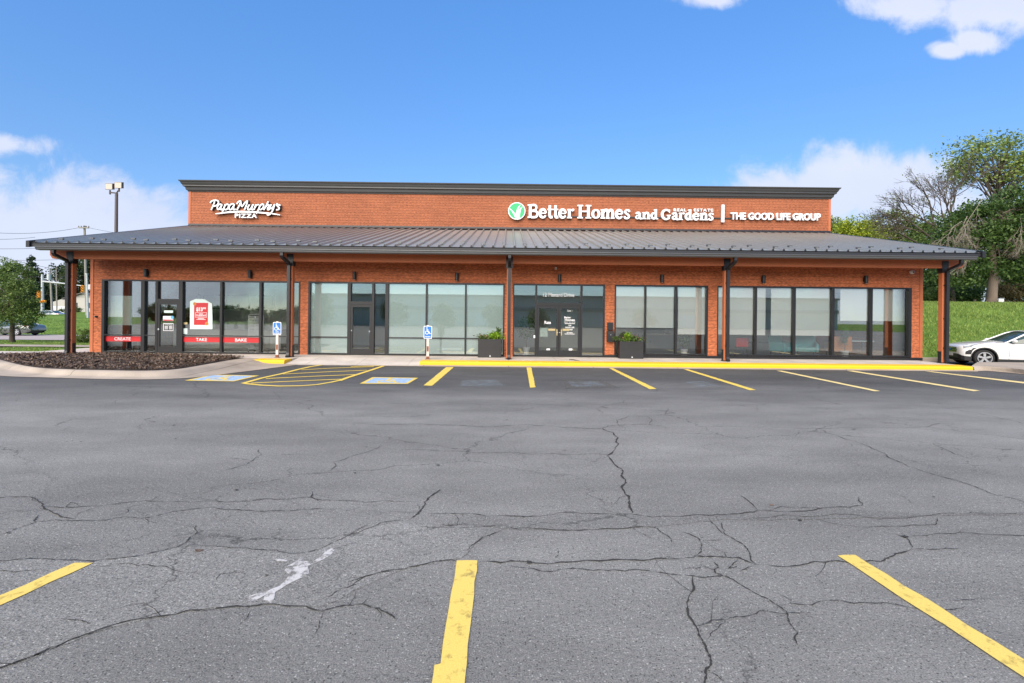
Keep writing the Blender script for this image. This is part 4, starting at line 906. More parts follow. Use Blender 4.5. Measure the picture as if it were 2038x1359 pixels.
lg = obj('emblem', MB().cyl((c.x, TY-.19, c.z), rad, .14, 40, 'y'), M_['letter'], sg2)
obj('green_disc', MB().cyl((c.x, TY-.195, c.z), rad*.90, .01, 40, 'y'), M_['green'], sg2)
for i, (pts, ws) in enumerate(([[(-.84,.30),(-.45,-.12),(-.12,-.62),(0,-.92)], [.03,.16,.24,.2]], [[(.42,.72),(.16,.30),(.02,-.30),(0,-.9)], [.03,.17,.25,.2]], [[(.68,.52),(.42,.22),(.28,-.30),(.24,-.86)], [.03,.15,.22,.2]])):
    mb = MB(); q = smooth_pts(pts, 6); w_ = np.interp(np.linspace(0, 3, len(q)), range(4), ws); stroke(mb, q, list(w_), lambda u, v, d: Vector((c.x+u*rad, TY-.1955-d, c.z+v*rad)), .006, .001*i); obj('leaf_blade', mb, M_['letter'], sg2)

# lettering on the glass
def glass_text(body, px0, px1, py0, py1, parent, m='letter', bold=.012, y=None, name='lettering', cx=None):
    y = GY-.004 if y is None else y; pm = (px0+px1)/2
    a, b = onY(px0, py1, y), onY(px1, py0, y)
    return obj(name, txt_mesh(body, a.x, b.x, onY(pm, py1, y).z, onY(pm, py0, y).z, y, .003, bold), M_[m], parent)
glass_text('12 Menard Drive', 1081, 1143, 582.5, 590.5, bld)
dl_, dr = shop_doors['office']; DY = FY+.008
glass_text('Rate', 1083.5, 1096.5, 638.5, 644.5, dl_, y=DY, bold=.03)
for body, a, b, c0, c1, bo in (('Suite 1', 1129, 1139, 616.5, 620, .0), ('Better', 1123, 1136.5, 629.5, 633.5, .03), ('Homes', 1124, 1144, 634, 638.8, .03), ('REAL ESTATE', 1123, 1145, 640, 642, 0), ('THE', 1131, 1137, 646.2, 648.8, .03), ('GOOD LIFE', 1125, 1143, 650, 653, .03), ('GROUP', 1128.5, 1140, 654.2, 657.2, .03)):
    glass_text(body, a, b, c0, c1, dr, y=DY, bold=bo)
mb = MB()
for a, b, y in ((1124, 1144.5, 643.8), (1128, 1140, 662), (1124, 1144, 664.5)): mb.box(fx(a), fx(b), DY-.002, DY, onY(1134, y+.6, FY).z, onY(1134, y-.4, FY).z)
obj('lettering', mb, M_['letter'], dr)
# red strips, posters and stickers on the pizza shop glass
def decal(px0, px1, py0, py1, m, y, name, label, cat, group=None, th=.003):
    pm = (px0+px1)/2; a, b = onY(px0, py1, y), onY(px1, py0, y)
    b_ = MB(); b_.box(a.x, b.x, y-th, y, onY(pm, py1, y).z, onY(pm, py0, y).z); o = obj(name, b_, M_[m]); return tag(o, label, cat, group)
SG = 'red word strips across the pizza shop windows'
for word, a, b, t0, t1, lb in (('CREATE', 209.5, 280.3, 227.5, 260, 'red window strip reading CREATE, left of the pizza shop door'), ('TAKE', 364.5, 437.5, 390, 412, 'red window strip reading TAKE, below the red price poster'), ('BAKE', 443, 515.7, 468, 491, 'red window strip reading BAKE, in front of the white rack')):
    y0 = 669 + (a-210)*.0095; y1 = y0+10.3
    o = decal(a, b, y0, y1, 'red', GY-.003, 'window_strip', lb, 'window sticker', SG)
    glass_text(word, t0, t1, y0+2, y1-2, o, y=GY-.008, bold=.01)
o = decal(219, 262.5, 588.5, 647, 'board', GY+.06, 'backing_board', 'plain pale green board hung behind the leftmost shop window', 'board')
# arched poster board with the price poster
y = GY-.016
mb = MB(); pts = [onY(x, yy, y) for x, yy in ((378, 655), (423, 655), (422, 604), (407, 595.5), (390, 594.5), (378, 599.5))]; mb.prism([(p.x, y, p.z) for p in pts], (0, .01, 0)); pb = obj('poster_board', mb, M_['board']); tag(pb, 'pale green arched board behind the red price poster', 'board')
pp = decal(386, 414, 602.5, 646.5, 'red', y-.004, 'price_poster', 'red price poster reading 13 dollars 99 in the pizza shop window', 'poster')
yt = y-.009
glass_text('$13', 390.5, 403.5, 611.5, 620.5, pp, y=yt, bold=.05); glass_text('99', 404, 410, 611.5, 615.5, pp, y=yt, bold=.04); glass_text('TUESDAY', 390, 410.5, 626, 629.5, pp, y=yt, bold=.03)
mb = MB()
for a, b, c0, c1 in ((388.5, 411.5, 621.8, 622.4), (388.5, 411.5, 631, 631.6), (388.5, 389.1, 622.4, 631), (410.9, 411.5, 622.4, 631), (396, 404, 624, 625.2), (394, 406, 633, 634), (391, 409, 635, 636)): mb.box(fx(a, yt), fx(b, yt), yt-.002, yt, onY(400, c1, yt).z, onY(400, c0, yt).z)
obj('print', mb, M_['letter'], pp)
for (a, b) in ((387.5, 604.5), (411.5, 644)):
    p = onY(a, b, yt); mb = MB(); mb.cyl((p.x, yt-.002, p.z), .07, .002, 14, 'y'); mb.cyl((p.x, yt-.003, p.z), .05, .001, 12, 'y', 1); obj('print', mb, [mat('crust', (.5, .32, .16), .8, var=.3, vscale=40), M_['orange']], pp)
DG = FY+.006
st = decal(324.5, 345, 628.8, 638.5, 'white', DG, 'door_sticker', 'white and red sticker with a blue round badge on the pizza shop door', 'sticker')
mb = MB(); mb.box(fx(325), fx(344), DG-.006, DG-.004, onY(334, 638.2, DG).z, onY(334, 635.8, DG).z); obj('red_band', mb, M_['red'], st)
p = onY(343, 631.5, DG); obj('badge', MB().cyl((p.x, DG-.009, p.z), .065, .003, 16, 'y'), M_['skyblue'], st)
decal(326.5, 344.5, 617.5, 622.5, 'board', DG, 'door_sticker', 'small pale strip sticker high on the pizza shop door glass', 'sticker')
hs = decal(325, 345.3, 643, 658.5, 'letter', DG, 'hours_sign', 'black opening hours sign with white border on the pizza shop door', 'sign')
mb = MB(); mb.box(fx(326.2), fx(344.2), DG-.006, DG-.004, onY(335, 657.3, DG).z, onY(335, 644.3, DG).z); obj('black_panel', mb, M_['black'], hs)
glass_text('STORE HOURS', 328, 342.5, 645.5, 647.5, hs, y=DG-.007, bold=.02)
mb = MB()
for r in range(3):
    for a, b in ((328, 334.5), (336.5, 343)): mb.box(fx(a), fx(b), DG-.009, DG-.007, onY(335, 650.2+r*2.4, DG).z, onY(335, 649+r*2.4, DG).z)
obj('print', mb, M_['letter'], hs)
decal(365.5, 373, 641.5, 645.5, 'brass', GY-.004, 'window_sticker', 'tiny tan sticker above a pale notice, right of the pizza shop door', 'sticker')
decal(365, 373.2, 653.5, 664.5, 'board', GY-.004, 'window_notice', 'small pale notice low on the glass right of the pizza shop door', 'notice')
decal(1075, 1090, 652, 670, 'board', FY+.06, 'door_notice', 'pale green notice sheet taped inside the left office door', 'notice')
for a, lb in ((1087.5, 'small white sticker at the foot of the left office door'), (1132, 'small white sticker at the foot of the right office door')): decal(a, a+7, 693.5, 697.5, 'white', FY+.006, 'door_sticker', lb, 'sticker', 'stickers at the foot of the office doors')
decal(1061.7, 1065, 666.8, 672.6, 'white', FY-.03, 'doorbell', 'small white doorbell plate on the frame beside the office doors', 'doorbell', None, .02)

# ------------------------------------------------------------------ things on and by the facade
def wall_light():
    t = thing('wall_light', '', 'wall light', (0, 0, 0), 'black wall lights above the storefront')
    mb = MB(); mb.box(-.05, .05, -.015, 0, -.09, .09); obj('back_plate', mb, M_['bronze'], t, local=True)
    mb = MB(); mb.lathe((0, -.11, -.16), [(.055, 0), (.078, .005), (.078, .02), (.07, .03), (.07, .29), (.078, .30), (.078, .318), (.055, .322)], 18); mb.box(-.02, .02, -.05, -.014, -.03, .03); obj('shade', mb, M_['bronze'], t, local=True, smooth='auto')
    mb = MB(); mb.cyl((0, -.11, -.168), .045, .01, 14); obj('lens', mb, M_['lamplens'], t, local=True)
    return t
wl = wall_light()
for i, ((px, py), lb) in enumerate(zip([(294,543.5),(500,546),(707,549),(910,551),(1113,554),(1316,554.5),(1517,556),(1720,556.5)], [
    'black wall light above the sidelight left of the pizza shop door', 'black wall light above the window with the BAKE strip', 'black wall light above the dark single door between frosted windows', 'black wall light above the frosted panes near a flower planter',
    'black wall light above the double doors and address lettering', 'black wall light above the shaded window right of the mailboxes', 'black wall light above the window just right of the fourth post', 'black wall light above the teal chairs end, nearest the white dome camera'])):
    o = wl if i == 0 else copy_tree(wl); o['label'] = lb; o.location = onY(px, py, FY)
def camera_dome(px, py, label, s_=1.0):
    p = onY(px, py, FY); t = thing('security_camera', label, 'camera', p)
    mb = MB(); mb.cyl((p.x, FY-.03*s_, p.z), .075*s_, .03*s_, 18, 'y'); mb.lathe((p.x, FY-.03*s_, p.z), [(.07*s_, 0), (.078*s_, -.03*s_), (.07*s_, -.06*s_), (.045*s_, -.085*s_)], 18, 'y'); obj('housing', mb, M_['white'], t, smooth='auto')
    mb = MB(); mb.ball((p.x, FY-.10*s_, p.z-.01), .042*s_, 12); obj('lens', mb, M_['black'], t, smooth=True)
camera_dome(1813.5, 541.5, 'white dome camera with a black lens high on the wall near its right end')
p = onY(1106, 534, FY); t = thing('motion_sensor', 'small white sensor box on the cladding above the office doors', 'sensor', p)
mb = MB(); mb.box(p.x-.04, p.x+.04, FY-.08, FY, p.z-.05, p.z+.05); obj('housing', mb, M_['white'], t, bevel=.012); mb = MB(); mb.box(p.x-.028, p.x+.028, FY-.086, FY-.079, p.z-.035, p.z); obj('lens', mb, M_['steel'], t)
p = onY(193, 630, FY); t = thing('intercom_camera', 'small black camera knob on the orange pillar left of the pizza shop', 'camera', p)
mb = MB(); mb.cyl((p.x, FY-.02, p.z), .045, .02, 14, 'y'); mb.lathe((p.x, FY-.02, p.z), [(.03, 0), (.04, -.05), (.03, -.09)], 12, 'y'); obj('housing', mb, M_['black'], t); mb = MB(); mb.cyl((p.x-.02, FY-.115, p.z), .02, .012, 10, 'y'); obj('lens', mb, M_['chrome'], t)
# mailboxes on the pillar
a, b = onY(1208, 657, FY), onY(1219.5, 641.5, FY)
t = thing('notice_box', 'upper black box with a framed front on the pillar beside the office doors', 'box', (a.x, FY, a.z)); mb = MB(); mb.box(a.x, b.x, FY-.09, FY-.022, a.z, b.z); obj('case', mb, M_['black'], t, bevel=.01); mb = MB(); mb.box(a.x+.03, b.x-.03, FY-.096, FY-.089, a.z+.04, b.z-.04); obj('panel', mb, M_['frame'], t)
a, b = onY(1206.8, 680, FY), onY(1221, 658.5, FY)
t = thing('mailbox', 'larger black locking mailbox below another box beside the office doors', 'mailbox', (a.x, FY, a.z))
mb = MB(); mb.prism([(a.x, FY-.022, a.z), (a.x, FY-.16, a.z), (a.x, FY-.16, b.z-.09), (a.x, FY-.10, b.z), (a.x, FY-.022, b.z)], (b.x-a.x, 0, 0)); obj('case', mb, M_['black'], t, bevel=.008)
mb = MB(); mb.cyl(((a.x+b.x)/2, FY-.172, b.z-.16), .016, .012, 12, 'y'); obj('lock', mb, M_['steel'], t); mb = MB(); mb.box(a.x+.04, b.x-.04, FY-.168, FY-.159, a.z+.05, a.z+.22); obj('front_flap', mb, M_['frame'], t)

def leaf_quads(c, sig, n, size, up=.5, asp=.55, seed=0, curl=.25):
    r = np.random.default_rng(seed); P = np.asarray(c) + r.normal(0, 1, (n, 3))*np.asarray(sig)
    return quads_at(P, size, up, asp, r)
def quads_at(P, size, up, asp, r):
    n = len(P); nrm = r.normal(0, 1, (n, 3)); nrm[:, 2] = np.abs(nrm[:, 2])*(.4+up)+up*.5; nrm /= np.linalg.norm(nrm, axis=1)[:, None]
    a = r.normal(0, 1, (n, 3)); u = np.cross(nrm, a); u /= np.linalg.norm(u, axis=1)[:, None]; w = np.cross(nrm, u)
    s_ = (size*r.uniform(.55, 1.25, n))[:, None]; v = np.empty((n, 4, 3))
    v[:, 0] = P-u*s_; v[:, 1] = P+w*s_*asp-u*s_*.1; v[:, 2] = P+u*s_-nrm*s_*.2; v[:, 3] = P-w*s_*asp-u*s_*.1
    return v
def quad_mesh(name, v, off=Vector((0, 0, 0))):
    n = len(v); me = bpy.data.meshes.new(name); v = v - np.array([[[off.x, off.y, off.z]]])
    me.vertices.add(n*4); me.vertices.foreach_set('co', v.reshape(-1).astype('f')); me.loops.add(n*4); me.loops.foreach_set('vertex_index', np.arange(n*4, dtype='i'))
    me.polygons.add(n); me.polygons.foreach_set('loop_start', np.arange(0, n*4, 4, dtype='i')); me.update(calc_edges=True); return me
def leaf_obj(name, v, m, parent):
    return obj(name, quad_mesh(name, v), m, parent)

def planter(px0, px1, py0, py1, Y, label, seed, style):
    a, b = onY(px0, py1, Y), onY(px1, py0, Y); z0 = ZW+.004; z1 = onY((px0+px1)/2, py0, Y).z; w = b.x-a.x; d = .42
    t = thing('flower_planter', label, 'planter', ((a.x+b.x)/2, Y+d/2, z0), 'square black planters by the doors')
    mb = MB(); x0, x1, y0, y1 = a.x, b.x, Y, Y+d
    for (q0, q1, r0, r1) in ((x0, x1, y0, y0+.03), (x0, x1, y1-.03, y1), (x0, x0+.03, y0+.03, y1-.03), (x1-.03, x1, y0+.03, y1-.03)): mb.box(q0, q1, r0, r1, z0, z1)
    mb.box(x0+.03, x1-.03, y0+.03, y1-.03, z0, z0+.05); obj('tub', mb, M_['planter'], t, bevel=.006)
    mb = MB(); mb.box(x0+.028, x1-.028, y0+.028, y1-.028, z1-.1, z1-.05); obj('soil', mb, M_['soil'], t)
    mb = MB(); mb.cyl((x0+w*.52, Y-.006, z0+.06), .025, .006, 10, 'y'); obj('drain_plug', mb, M_['white'], t)
    r = np.random.default_rng(seed); cx = (x0+x1)/2
    def cl(fx_, z, s_, n, size, m, nm, up=.6): leaf_obj(nm, leaf_quads((x0+w*fx_, Y+d*.45, z1+z), s_, n, size, up, .5, seed+n), M_[m], t)
    if style == 0:
        cl(.72, .13, (.13, .09, .085), 420, .055, 'leaf_lime', 'lime_foliage'); cl(.30, .07, (.17, .09, .055), 320, .045, 'leaf_pot', 'foliage'); cl(.25, .10, (.16, .08, .035), 70, .035, 'flowerpink', 'flower'); cl(.86, .30, (.05, .05, .09), 60, .06, 'leaf_pot', 'tall_leaf', .2)
    else:
        cl(.38, .14, (.075, .07, .10), 300, .055, 'leaf_lime', 'lime_foliage'); cl(.5, .08, (.26, .10, .07), 420, .05, 'leaf_pot', 'foliage'); cl(.55, .15, (.25, .08, .06), 60, .035, 'flowerpink', 'flower')
        mb = MB()
        for k in range(26):
            an = r.uniform(2.2, 4.0); L_ = r.uniform(.25, .42); p0 = Vector((x0+.06, Y+d*.4, z1)); dx = math.cos(an)*L_; q = [p0, p0+Vector((dx*.5, r.normal(0, .04), L_*.5)), p0+Vector((dx, r.normal(0, .08), L_*r.uniform(.0, .5)))]
            mb.tube(q, [.007, .006, .002], 4)
        obj('spike_grass', mb, M_['leaf_pot'], t)
planter(951, 998, 675, 710.5, 18.95, 'square black planter of lime leaves in front of frosted panes', 3, 0)
planter(1233.5, 1281, 679.5, 713, 19.05, 'square black planter with trailing grass right of the mailbox pillar', 5, 1)

# disabled parking signs
def access_sign(px, top_, bot, base, Y, lines, label):
    p0 = onY(px, base, Y); x = p0.x; z0 = ZW
    t = thing('parking_sign', label, 'sign', (x, Y, z0), 'blue disabled parking signs on rusty posts')
    zt, zb = onY(px, top_, Y).z, onY(px, bot, Y).z; hw = 8.2/FOC*Y
    mb = MB(); mb.box(x-.05, x+.05, Y, Y+.05, z0+.01, zt+.03); obj('post', mb, M_['rust'], t, bevel=.006)
    mb = MB(); mb.box(x-.052, x+.052, Y-.002, Y+.052, z0+.005, z0+.11); mb.box(x-.09, x+.09, Y-.04, Y+.09, z0-.004, z0+.012); mb.box(x-.035, x+.035, Y-.003, Y+.052, z0+.30, z0+.5); obj('rusty_base', mb, M_['rustbase'], t)
    def plate(e, y, m, nm):
        b = MB(); r = .035; pts = []
        for cx, cz, a0 in ((hw-e-r, zt-e-r, 0), (-hw+e+r, zt-e-r, 90), (-hw+e+r, zb+e+r, 180), (hw-e-r, zb+e+r, 270)):
            for k in range(5): a = R_(a0+k*22.5); pts.append(Vector((x+cx+math.cos(a)*r, y, cz+math.sin(a)*r)))
        b.prism(pts, (0, -.004, 0)); return obj(nm, b, M_[m], t)
    plate(0, Y-.004, 'white', 'plate'); pl = plate(.022, Y-.009, 'blue', 'blue_face')
    h = zt-zb; s_ = h*.60
    obj('wheelchair_symbol', wheelchair(lambda u, v, d: Vector((x-s_*.5+u*s_*.98, Y-.0135-d, zt-h*.70+v*s_*1.02)), .002), M_['letter'], t)
    for i, s in enumerate(lines):
        z = zb+h*(.20-.115*i) if len(lines) > 1 else zb+h*.11
        w = hw*.72 if len(s) > 4 else hw*.38
        obj('lettering', txt_mesh(s, x-w, x+w, z, z+h*(.075 if len(lines) > 1 else .09), Y-.0135, .002, .03), M_['letter'], t)
access_sign(551, 641, 666, 711, 18.02, ['VAN', 'ACCESSIBLE'], 'blue disabled parking sign reading VAN ACCESSIBLE, above the short yellow kerb')
access_sign(851, 648.5, 674, 714.5, 17.93, ['PARKING'], 'blue disabled parking sign reading PARKING, at the start of the long yellow kerb')
# twig on the pavement
mb = MB(); a = onZ(1133, 715.5, ZW+.015); b = onZ(1153, 718, ZW+.015); mb.tube([a, a.lerp(b, .4)+Vector((0, .03, .02)), b], [.014, .018, .008], 6); mb.tube([a.lerp(b, .5), a.lerp(b, .8)+Vector((0, .16, 0))], [.01, .004], 5); tag(obj('fallen_twig', mb, M_['barkdark']), 'dark fallen twig lying on the pavement before the office doors', 'twig')

# roller shades behind the office glass
SY = FY+.13
def shade(px0, px1, py, label):
    pm = (px0+px1)/2; x0, x1 = onY(px0, py, SY).x, onY(px1, py, SY).x; z = onY(pm, py, SY).z
    t = thing('roller_shade', label, 'window shade', ((x0+x1)/2, SY, HEAD), 'pale roller shades lowered behind the office windows')
    mb = MB(); mb.box(x0, x1, SY, SY+.004, z, HEAD-.04); obj('fabric', mb, M_['shade'], t)
    mb = MB(); mb.box(x0, x1, SY-.008, SY+.012, z-.03, z); obj('hem_bar', mb, M_['shade'], t)
    mb = MB(); mb.tube([(x0, SY+.03, HEAD-.02), (x1, SY+.03, HEAD-.02)], .035, 8); obj('roller', mb, M_['steel'], t)
for a, b, py, lb in ((1224, 1284, 650.5, 'pale shade behind the window above the trailing grass planter'), (1284.5, 1340, 651, 'pale shade in the middle pane right of the mailbox pillar'), (1349, 1408, 664, 'pale shade lowered far in the last pane before the fourth post'),
    (1428, 1503, 664.5, 'pale shade in the pane partly hidden by the fourth post'), (1503.5, 1523, 665.5, 'narrow pale shade strip right of the fourth post'), (1534, 1579.5, 666, 'pale shade above the left teal armchair'), (1581, 1657, 666.5, 'pale shade above the right teal armchair'),
    (1672, 1733, 637, 'short pale shade raised highest, above the orange chair'), (1734, 1809, 637.5, 'short pale shade in the window nearest the white car')):
    shade(a, b, py, lb)

# ------------------------------------------------------------------ inside the shops
def armchair(loc, rz, m, label, s_=1.0):
    t = thing('armchair', label, 'armchair', loc); t.rotation_euler = (0, 0, rz); q = s_
    mb = MB(); mb.box(-.34*q, .34*q, -.36*q, .30*q, .26, .46); obj('seat', mb, M_[m], t, local=True, bevel=.05)
    mb = MB(); mb.prism([(-.40*q, .22*q, .26), (-.40*q, .40*q, .95), (-.40*q, .50*q, .93), (-.40*q, .40*q, .26)], (.80*q, 0, 0)); obj('backrest', mb, M_[m], t, local=True, bevel=.04)
    for x in (-.44, .34): mb = MB(); mb.prism([(x*q, -.36*q, .26), (x*q, -.36*q, .60), (x*q, .40*q, .70), (x*q, .40*q, .26)], (.10*q, 0, 0)); obj('arm', mb, M_[m], t, local=True, bevel=.03)
    for x in (-.34, .34):
        for y in (-.30, .34): mb = MB(); mb.tube([(x*q, y*q, .27), (x*q*1.1, y*q*1.1, .0)], [.025, .016], 8); obj('leg', mb, M_['int_dark'], t, local=True)
    return t
FZ = .168
def inx(px, Y): return onY(px, HOR, Y).x
armchair((inx(1560, 20.6), 20.6, FZ), R_(25), 'teal', 'teal armchair seen under the shade, left one of the pair')
armchair((inx(1604, 20.5), 20.5, FZ), R_(-25), 'teal', 'teal armchair to the right of the other, behind the window')
armchair((inx(1668, 20.9), 20.9, FZ), R_(160), 'orange', 'orange armchair behind the mullion under the highest shade')
def table(loc, w, d, h, m, label, cat='table'):
    t = thing('office_table', label, cat, loc)
    mb = MB(); mb.box(-w/2, w/2, -d/2, d/2, h-.04, h); obj('tabletop', mb, M_[m], t, local=True, bevel=.006)
    for x in (-1, 1):
        for y in (-1, 1): mb = MB(); mb.tube([(x*(w/2-.06), y*(d/2-.06), h-.04), (x*(w/2-.05), y*(d/2-.05), 0)], [.028, .02], 8); obj('leg', mb, M_['int_dark'], t, local=True)
    return t
table((inx(1525, 21.5), 21.5, FZ), 1.8, .8, .62, 'int_dark', 'long low dark table left of the teal armchairs')
table((inx(1700, 21.2), 21.2, FZ), 1.3, .7, .74, 'white', 'white topped desk right of the orange armchair', 'desk')
table((inx(1320, 21.6), 21.6, FZ), 2.2, .8, .95, 'int_wall', 'pale counter behind the trailing grass planter', 'counter')
def pot_plant(loc, h, r, label, n=260, seed=4):
    t = thing('potted_plant', label, 'potted plant', loc)
    mb = MB(); mb.lathe((0, 0, 0), [(.11, 0), (.16, .30), (.175, .32), (.15, .33), (.14, .27)], 16); obj('pot', mb, M_['white'], t, local=True, smooth='auto')
    mb = MB(); mb.tube([(0, 0, .25), (.02, .01, h*.6), (0, 0, h*.85)], [.02, .015, .008], 6); obj('stem', mb, M_['bark'], t, local=True)
    rr = np.random.default_rng(seed); P = rr.normal(0, 1, (n, 3)); P /= np.linalg.norm(P, axis=1)[:, None]; P *= rr.uniform(.2, 1, n)[:, None]**.5; P = P*np.array([r, r, h*.32])+np.array([0, 0, h*.68])
    o = obj('foliage', quad_mesh('foliage', quads_at(P, .07, .3, .4, rr)), M_['leaf_pot'], t, local=True)
pot_plant((inx(1362, 20.15), 20.15, FZ), 1.15, .30, 'leafy potted tree behind the pane left of the fourth post')
pot_plant((inx(1682, 20.2), 20.2, FZ), 1.45, .16, 'tall thin potted plant beside the orange armchair', 200, 8)
pot_plant((inx(1048, 20.6), 20.6, FZ), 1.7, .45, 'large dark potted plant left of the double office doors', 420, 9)
# framed red picture on an easel
t = thing('red_picture', 'red framed picture standing behind the window right of the fourth post', 'picture', (inx(1478, 20.4), 20.4, FZ)); x = inx(1478, 20.4)
mb = MB(); mb.box(x-.26, x+.26, 20.4, 20.43, .62, 1.0); obj('canvas', mb, M_['red'], t); mb = MB()
for s_ in (-1, 1): mb.tube([(x+s_*.2, 20.44, 1.0), (x+s_*.28, 20.5, FZ)], .018, 6)
mb.box(x-.3, x+.3, 20.385, 20.44, .58, .62); obj('easel', mb, M_['int_dark'], t)
# bakery rack, counter, shelving in the pizza shop
x0, x1, Y = inx(495, 20.2), inx(524, 20.2), 20.2
t = thing('tray_rack', 'tall white tray rack with many runners inside the pizza shop window', 'rack', ((x0+x1)/2, Y, FZ)); zt = onY(505, 628, Y).z
for x in (x0, x1):
    for y in (Y, Y+.5): mb = MB(); mb.tube([(x, y, FZ+.08), (x, y, zt)], .016, 6); obj('upright', mb, M_['white'], t)
mb = MB()
for k in range(22):
    z = FZ+.16+k*(zt-FZ-.22)/21; mb.box(x0, x1, Y+.02, Y+.5, z, z+.006); mb.box(x0, x1, Y-.012, Y+.014, z-.004, z+.022)
obj('tray', mb, M_['white'], t); mb = MB(); mb.tube([(x0, Y, zt), (x0+.06, Y, zt+.06), (x1-.06, Y, zt+.06), (x1, Y, zt)], .016, 6); obj('top_rail', mb, M_['white'], t)
mb = MB()
for x in (x0, x1):
    for y in (Y, Y+.5): mb.cyl((x-.015, y, FZ+.04), .04, .03, 12, 'x')
obj('caster', mb, M_['black'], t)
t = thing('serving_counter', 'long pale serving counter deep inside the pizza shop', 'counter', (inx(430, 23), 23, FZ)); x = inx(430, 23)
mb = MB(); mb.box(x-2.0, x+3.2, 22.9, 23.6, FZ, 1.05); obj('body', mb, M_['int_wall'], t); mb = MB(); mb.box(x-2.05, x+3.25, 22.85, 23.65, 1.05, 1.10); obj('worktop', mb, M_['steel'], t, bevel=.006)
mb = MB(); mb.box(x-1.6, x+2.8, 22.95, 22.965, 1.10, 1.45); obj('sneeze_guard', mb, M_['glass'], t)
t = thing('menu_board', 'dark menu board on the back wall of the pizza shop', 'board', (inx(450, 26), 26, 2.4)); x = inx(450, 26)
mb = MB(); mb.box(x-2.6, x+2.6, 26.03, 26.09, 2.1, 2.9); obj('panel', mb, M_['black'], t); mb = MB()
for k in range(4): mb.box(x-2.5+k*1.27, x-1.33+k*1.27, 26.02, 26.029, 2.16, 2.84)
obj('menu_page', mb, M_['housewall'], t)
t = thing('door_trim', 'dark wooden inner column behind the leftmost shop window', 'column', (inx(252, 20.5), 20.5, FZ)); x = inx(252, 20.5); mb = MB(); mb.box(x-.10, x+.10, 20.5, 20.7, FZ, 3.29); mb.box(x-.13, x+.13, 20.47, 20.73, FZ, FZ+.12); obj('shaft', mb, M_['int_dark'], t)
# dining set by the first window
def side_chair(loc, rz, label):
    t = thing('side_chair', label, 'chair', loc); t.rotation_euler = (0, 0, rz)
    mb = MB(); mb.box(-.21, .21, -.21, .21, .43, .47); obj('seat', mb, M_['int_dark'], t, local=True, bevel=.015)
    mb = MB(); mb.box(-.20, .20, .20, .225, .62, .90); obj('backrest', mb, M_['int_dark'], t, local=True, bevel=.01)
    for x in (-.19, .19):
        for y in (-.19, .21): mb = MB(); mb.tube([(x, y, .90 if y > 0 else .43), (x, y+.02*(1 if y > 0 else -1), 0)], .013, 6); obj('leg', mb, M_['steel'], t, local=True)
side_chair((inx(270, 20.3), 20.3, FZ), R_(100), 'small waiting chair behind the CREATE window strip')
mb = MB(); x = inx(1580, 25.9); mb.box(x-.8, x+.8, 26.0, 26.09, 1.2, 2.2); 
for k, (px, m_, lb) in enumerate(((1240, 'white', 'small white lamp on the pale counter behind the planter'), (1325, 'housewall', 'small pale vase on the counter, middle of three ornaments'), (1338, 'white', 'small white bowl on the counter, rightmost of three ornaments'))):
    x = inx(px if k else 1258, 21.5); z = FZ+.95; mb = MB(); mb.lathe((x, 21.5, z), [(.06, 0), (.065, .01), (.025, .05), (.02, .14), (.09, .15), (.07, .28)] if k == 0 else [(.05, 0), (.09, .08), (.07, .16), (.05, .19)] if k == 1 else [(.05, 0), (.11, .07), (.12, .12), (.1, .12)], 14); o = obj('counter_ornament', mb, M_[m_], smooth='auto'); tag(o, lb, 'ornament', 'ornaments on the counter')

# ------------------------------------------------------------------ poles, wires, signals
def on_g(px, Y): p = onY(px, HOR, Y); return Vector((p.x, Y, terr(p.x, Y)))
lp = on_g(229.5, 31); t = thing('lot_light_pole', 'tall bronze pole with two square floodlights rising behind the left roof edge', 'street lamp', lp)
zt = onY(228, 384, 31).z
mb = MB(); mb.tube([lp, (lp.x, 31, zt)], [.13, .085], 10); obj('pole', mb, M_['bronzepole'], t)
mb = MB(); pa, pb = onY(219, 383, 30.9), onY(237, 377.5, 30.9); mb.tube([pa, (lp.x, 31, zt), pb], .045, 8); mb.tube([pa+Vector((0, 0, -.12)), pa+Vector((0, 0, .15))], .05, 8); mb.tube([pb+Vector((0, 0, -.12)), pb+Vector((0, 0, .15))], .05, 8); obj('cross_arm', mb, M_['bronzepole'], t)
for px, py in ((216.7, 371), (235, 368.5)):
    c = onY(px, py, 30.8); mb = MB(); a = .235; b_ = .20; tl = .05
    mb.loft([[c+Vector((x*a, y, z*b_+y*.25)) for x, z in ((-1, -1), (1, -1), (1.0, 1), (-1.0, 1))] for y in (0, .16)], 0, True, True)
    h = obj('floodlight', mb, M_['bronzepole'], t); mb = MB(); mb.loft([[c+Vector((x*a*.9, y-.012, z*b_*.88)) for x, z in ((-1, -1), (1, -1), (1, 1), (-1, 1))] for y in (0, .01)], 0, True, True); obj('lens', mb, M_['lamplens'], h)
def wood_pole(pxb, pxt, pyt, Y, label, arm=None, r=.16):
    b = on_g(pxb, Y); tp = onY(pxt, pyt, Y); t = thing('utility_pole', label, 'utility pole', b, 'wooden utility poles along the road')
    mb = MB(); mb.tube([b, b.lerp(tp, .5), tp], [r, r*.85, r*.7], 8); obj('pole', mb, M_['pole'], t)
    if arm:
        a0, a1 = onY(arm[0], arm[2], Y-.2), onY(arm[1], arm[2], Y-.2); mb = MB(); mb.box(a0.x, a1.x, Y-.32, Y-.14, a0.z-.08, a0.z+.08); obj('cross_arm', mb, M_['pole'], t)
        for k in range(5):
            x = a0.x+(a1.x-a0.x)*k/4; mb = MB(); mb.lathe((x, Y-.23, a0.z+.08), [(.03, 0), (.05, .08), (.08, .10), (.05, .2)], 8); obj('insulator', mb, M_['bronzepole'], t)
    return t, tp
wood_pole(173, 168, 449, 72, 'utility pole with a cross arm showing above the left end of the roof', (157, 177, 453), .2)
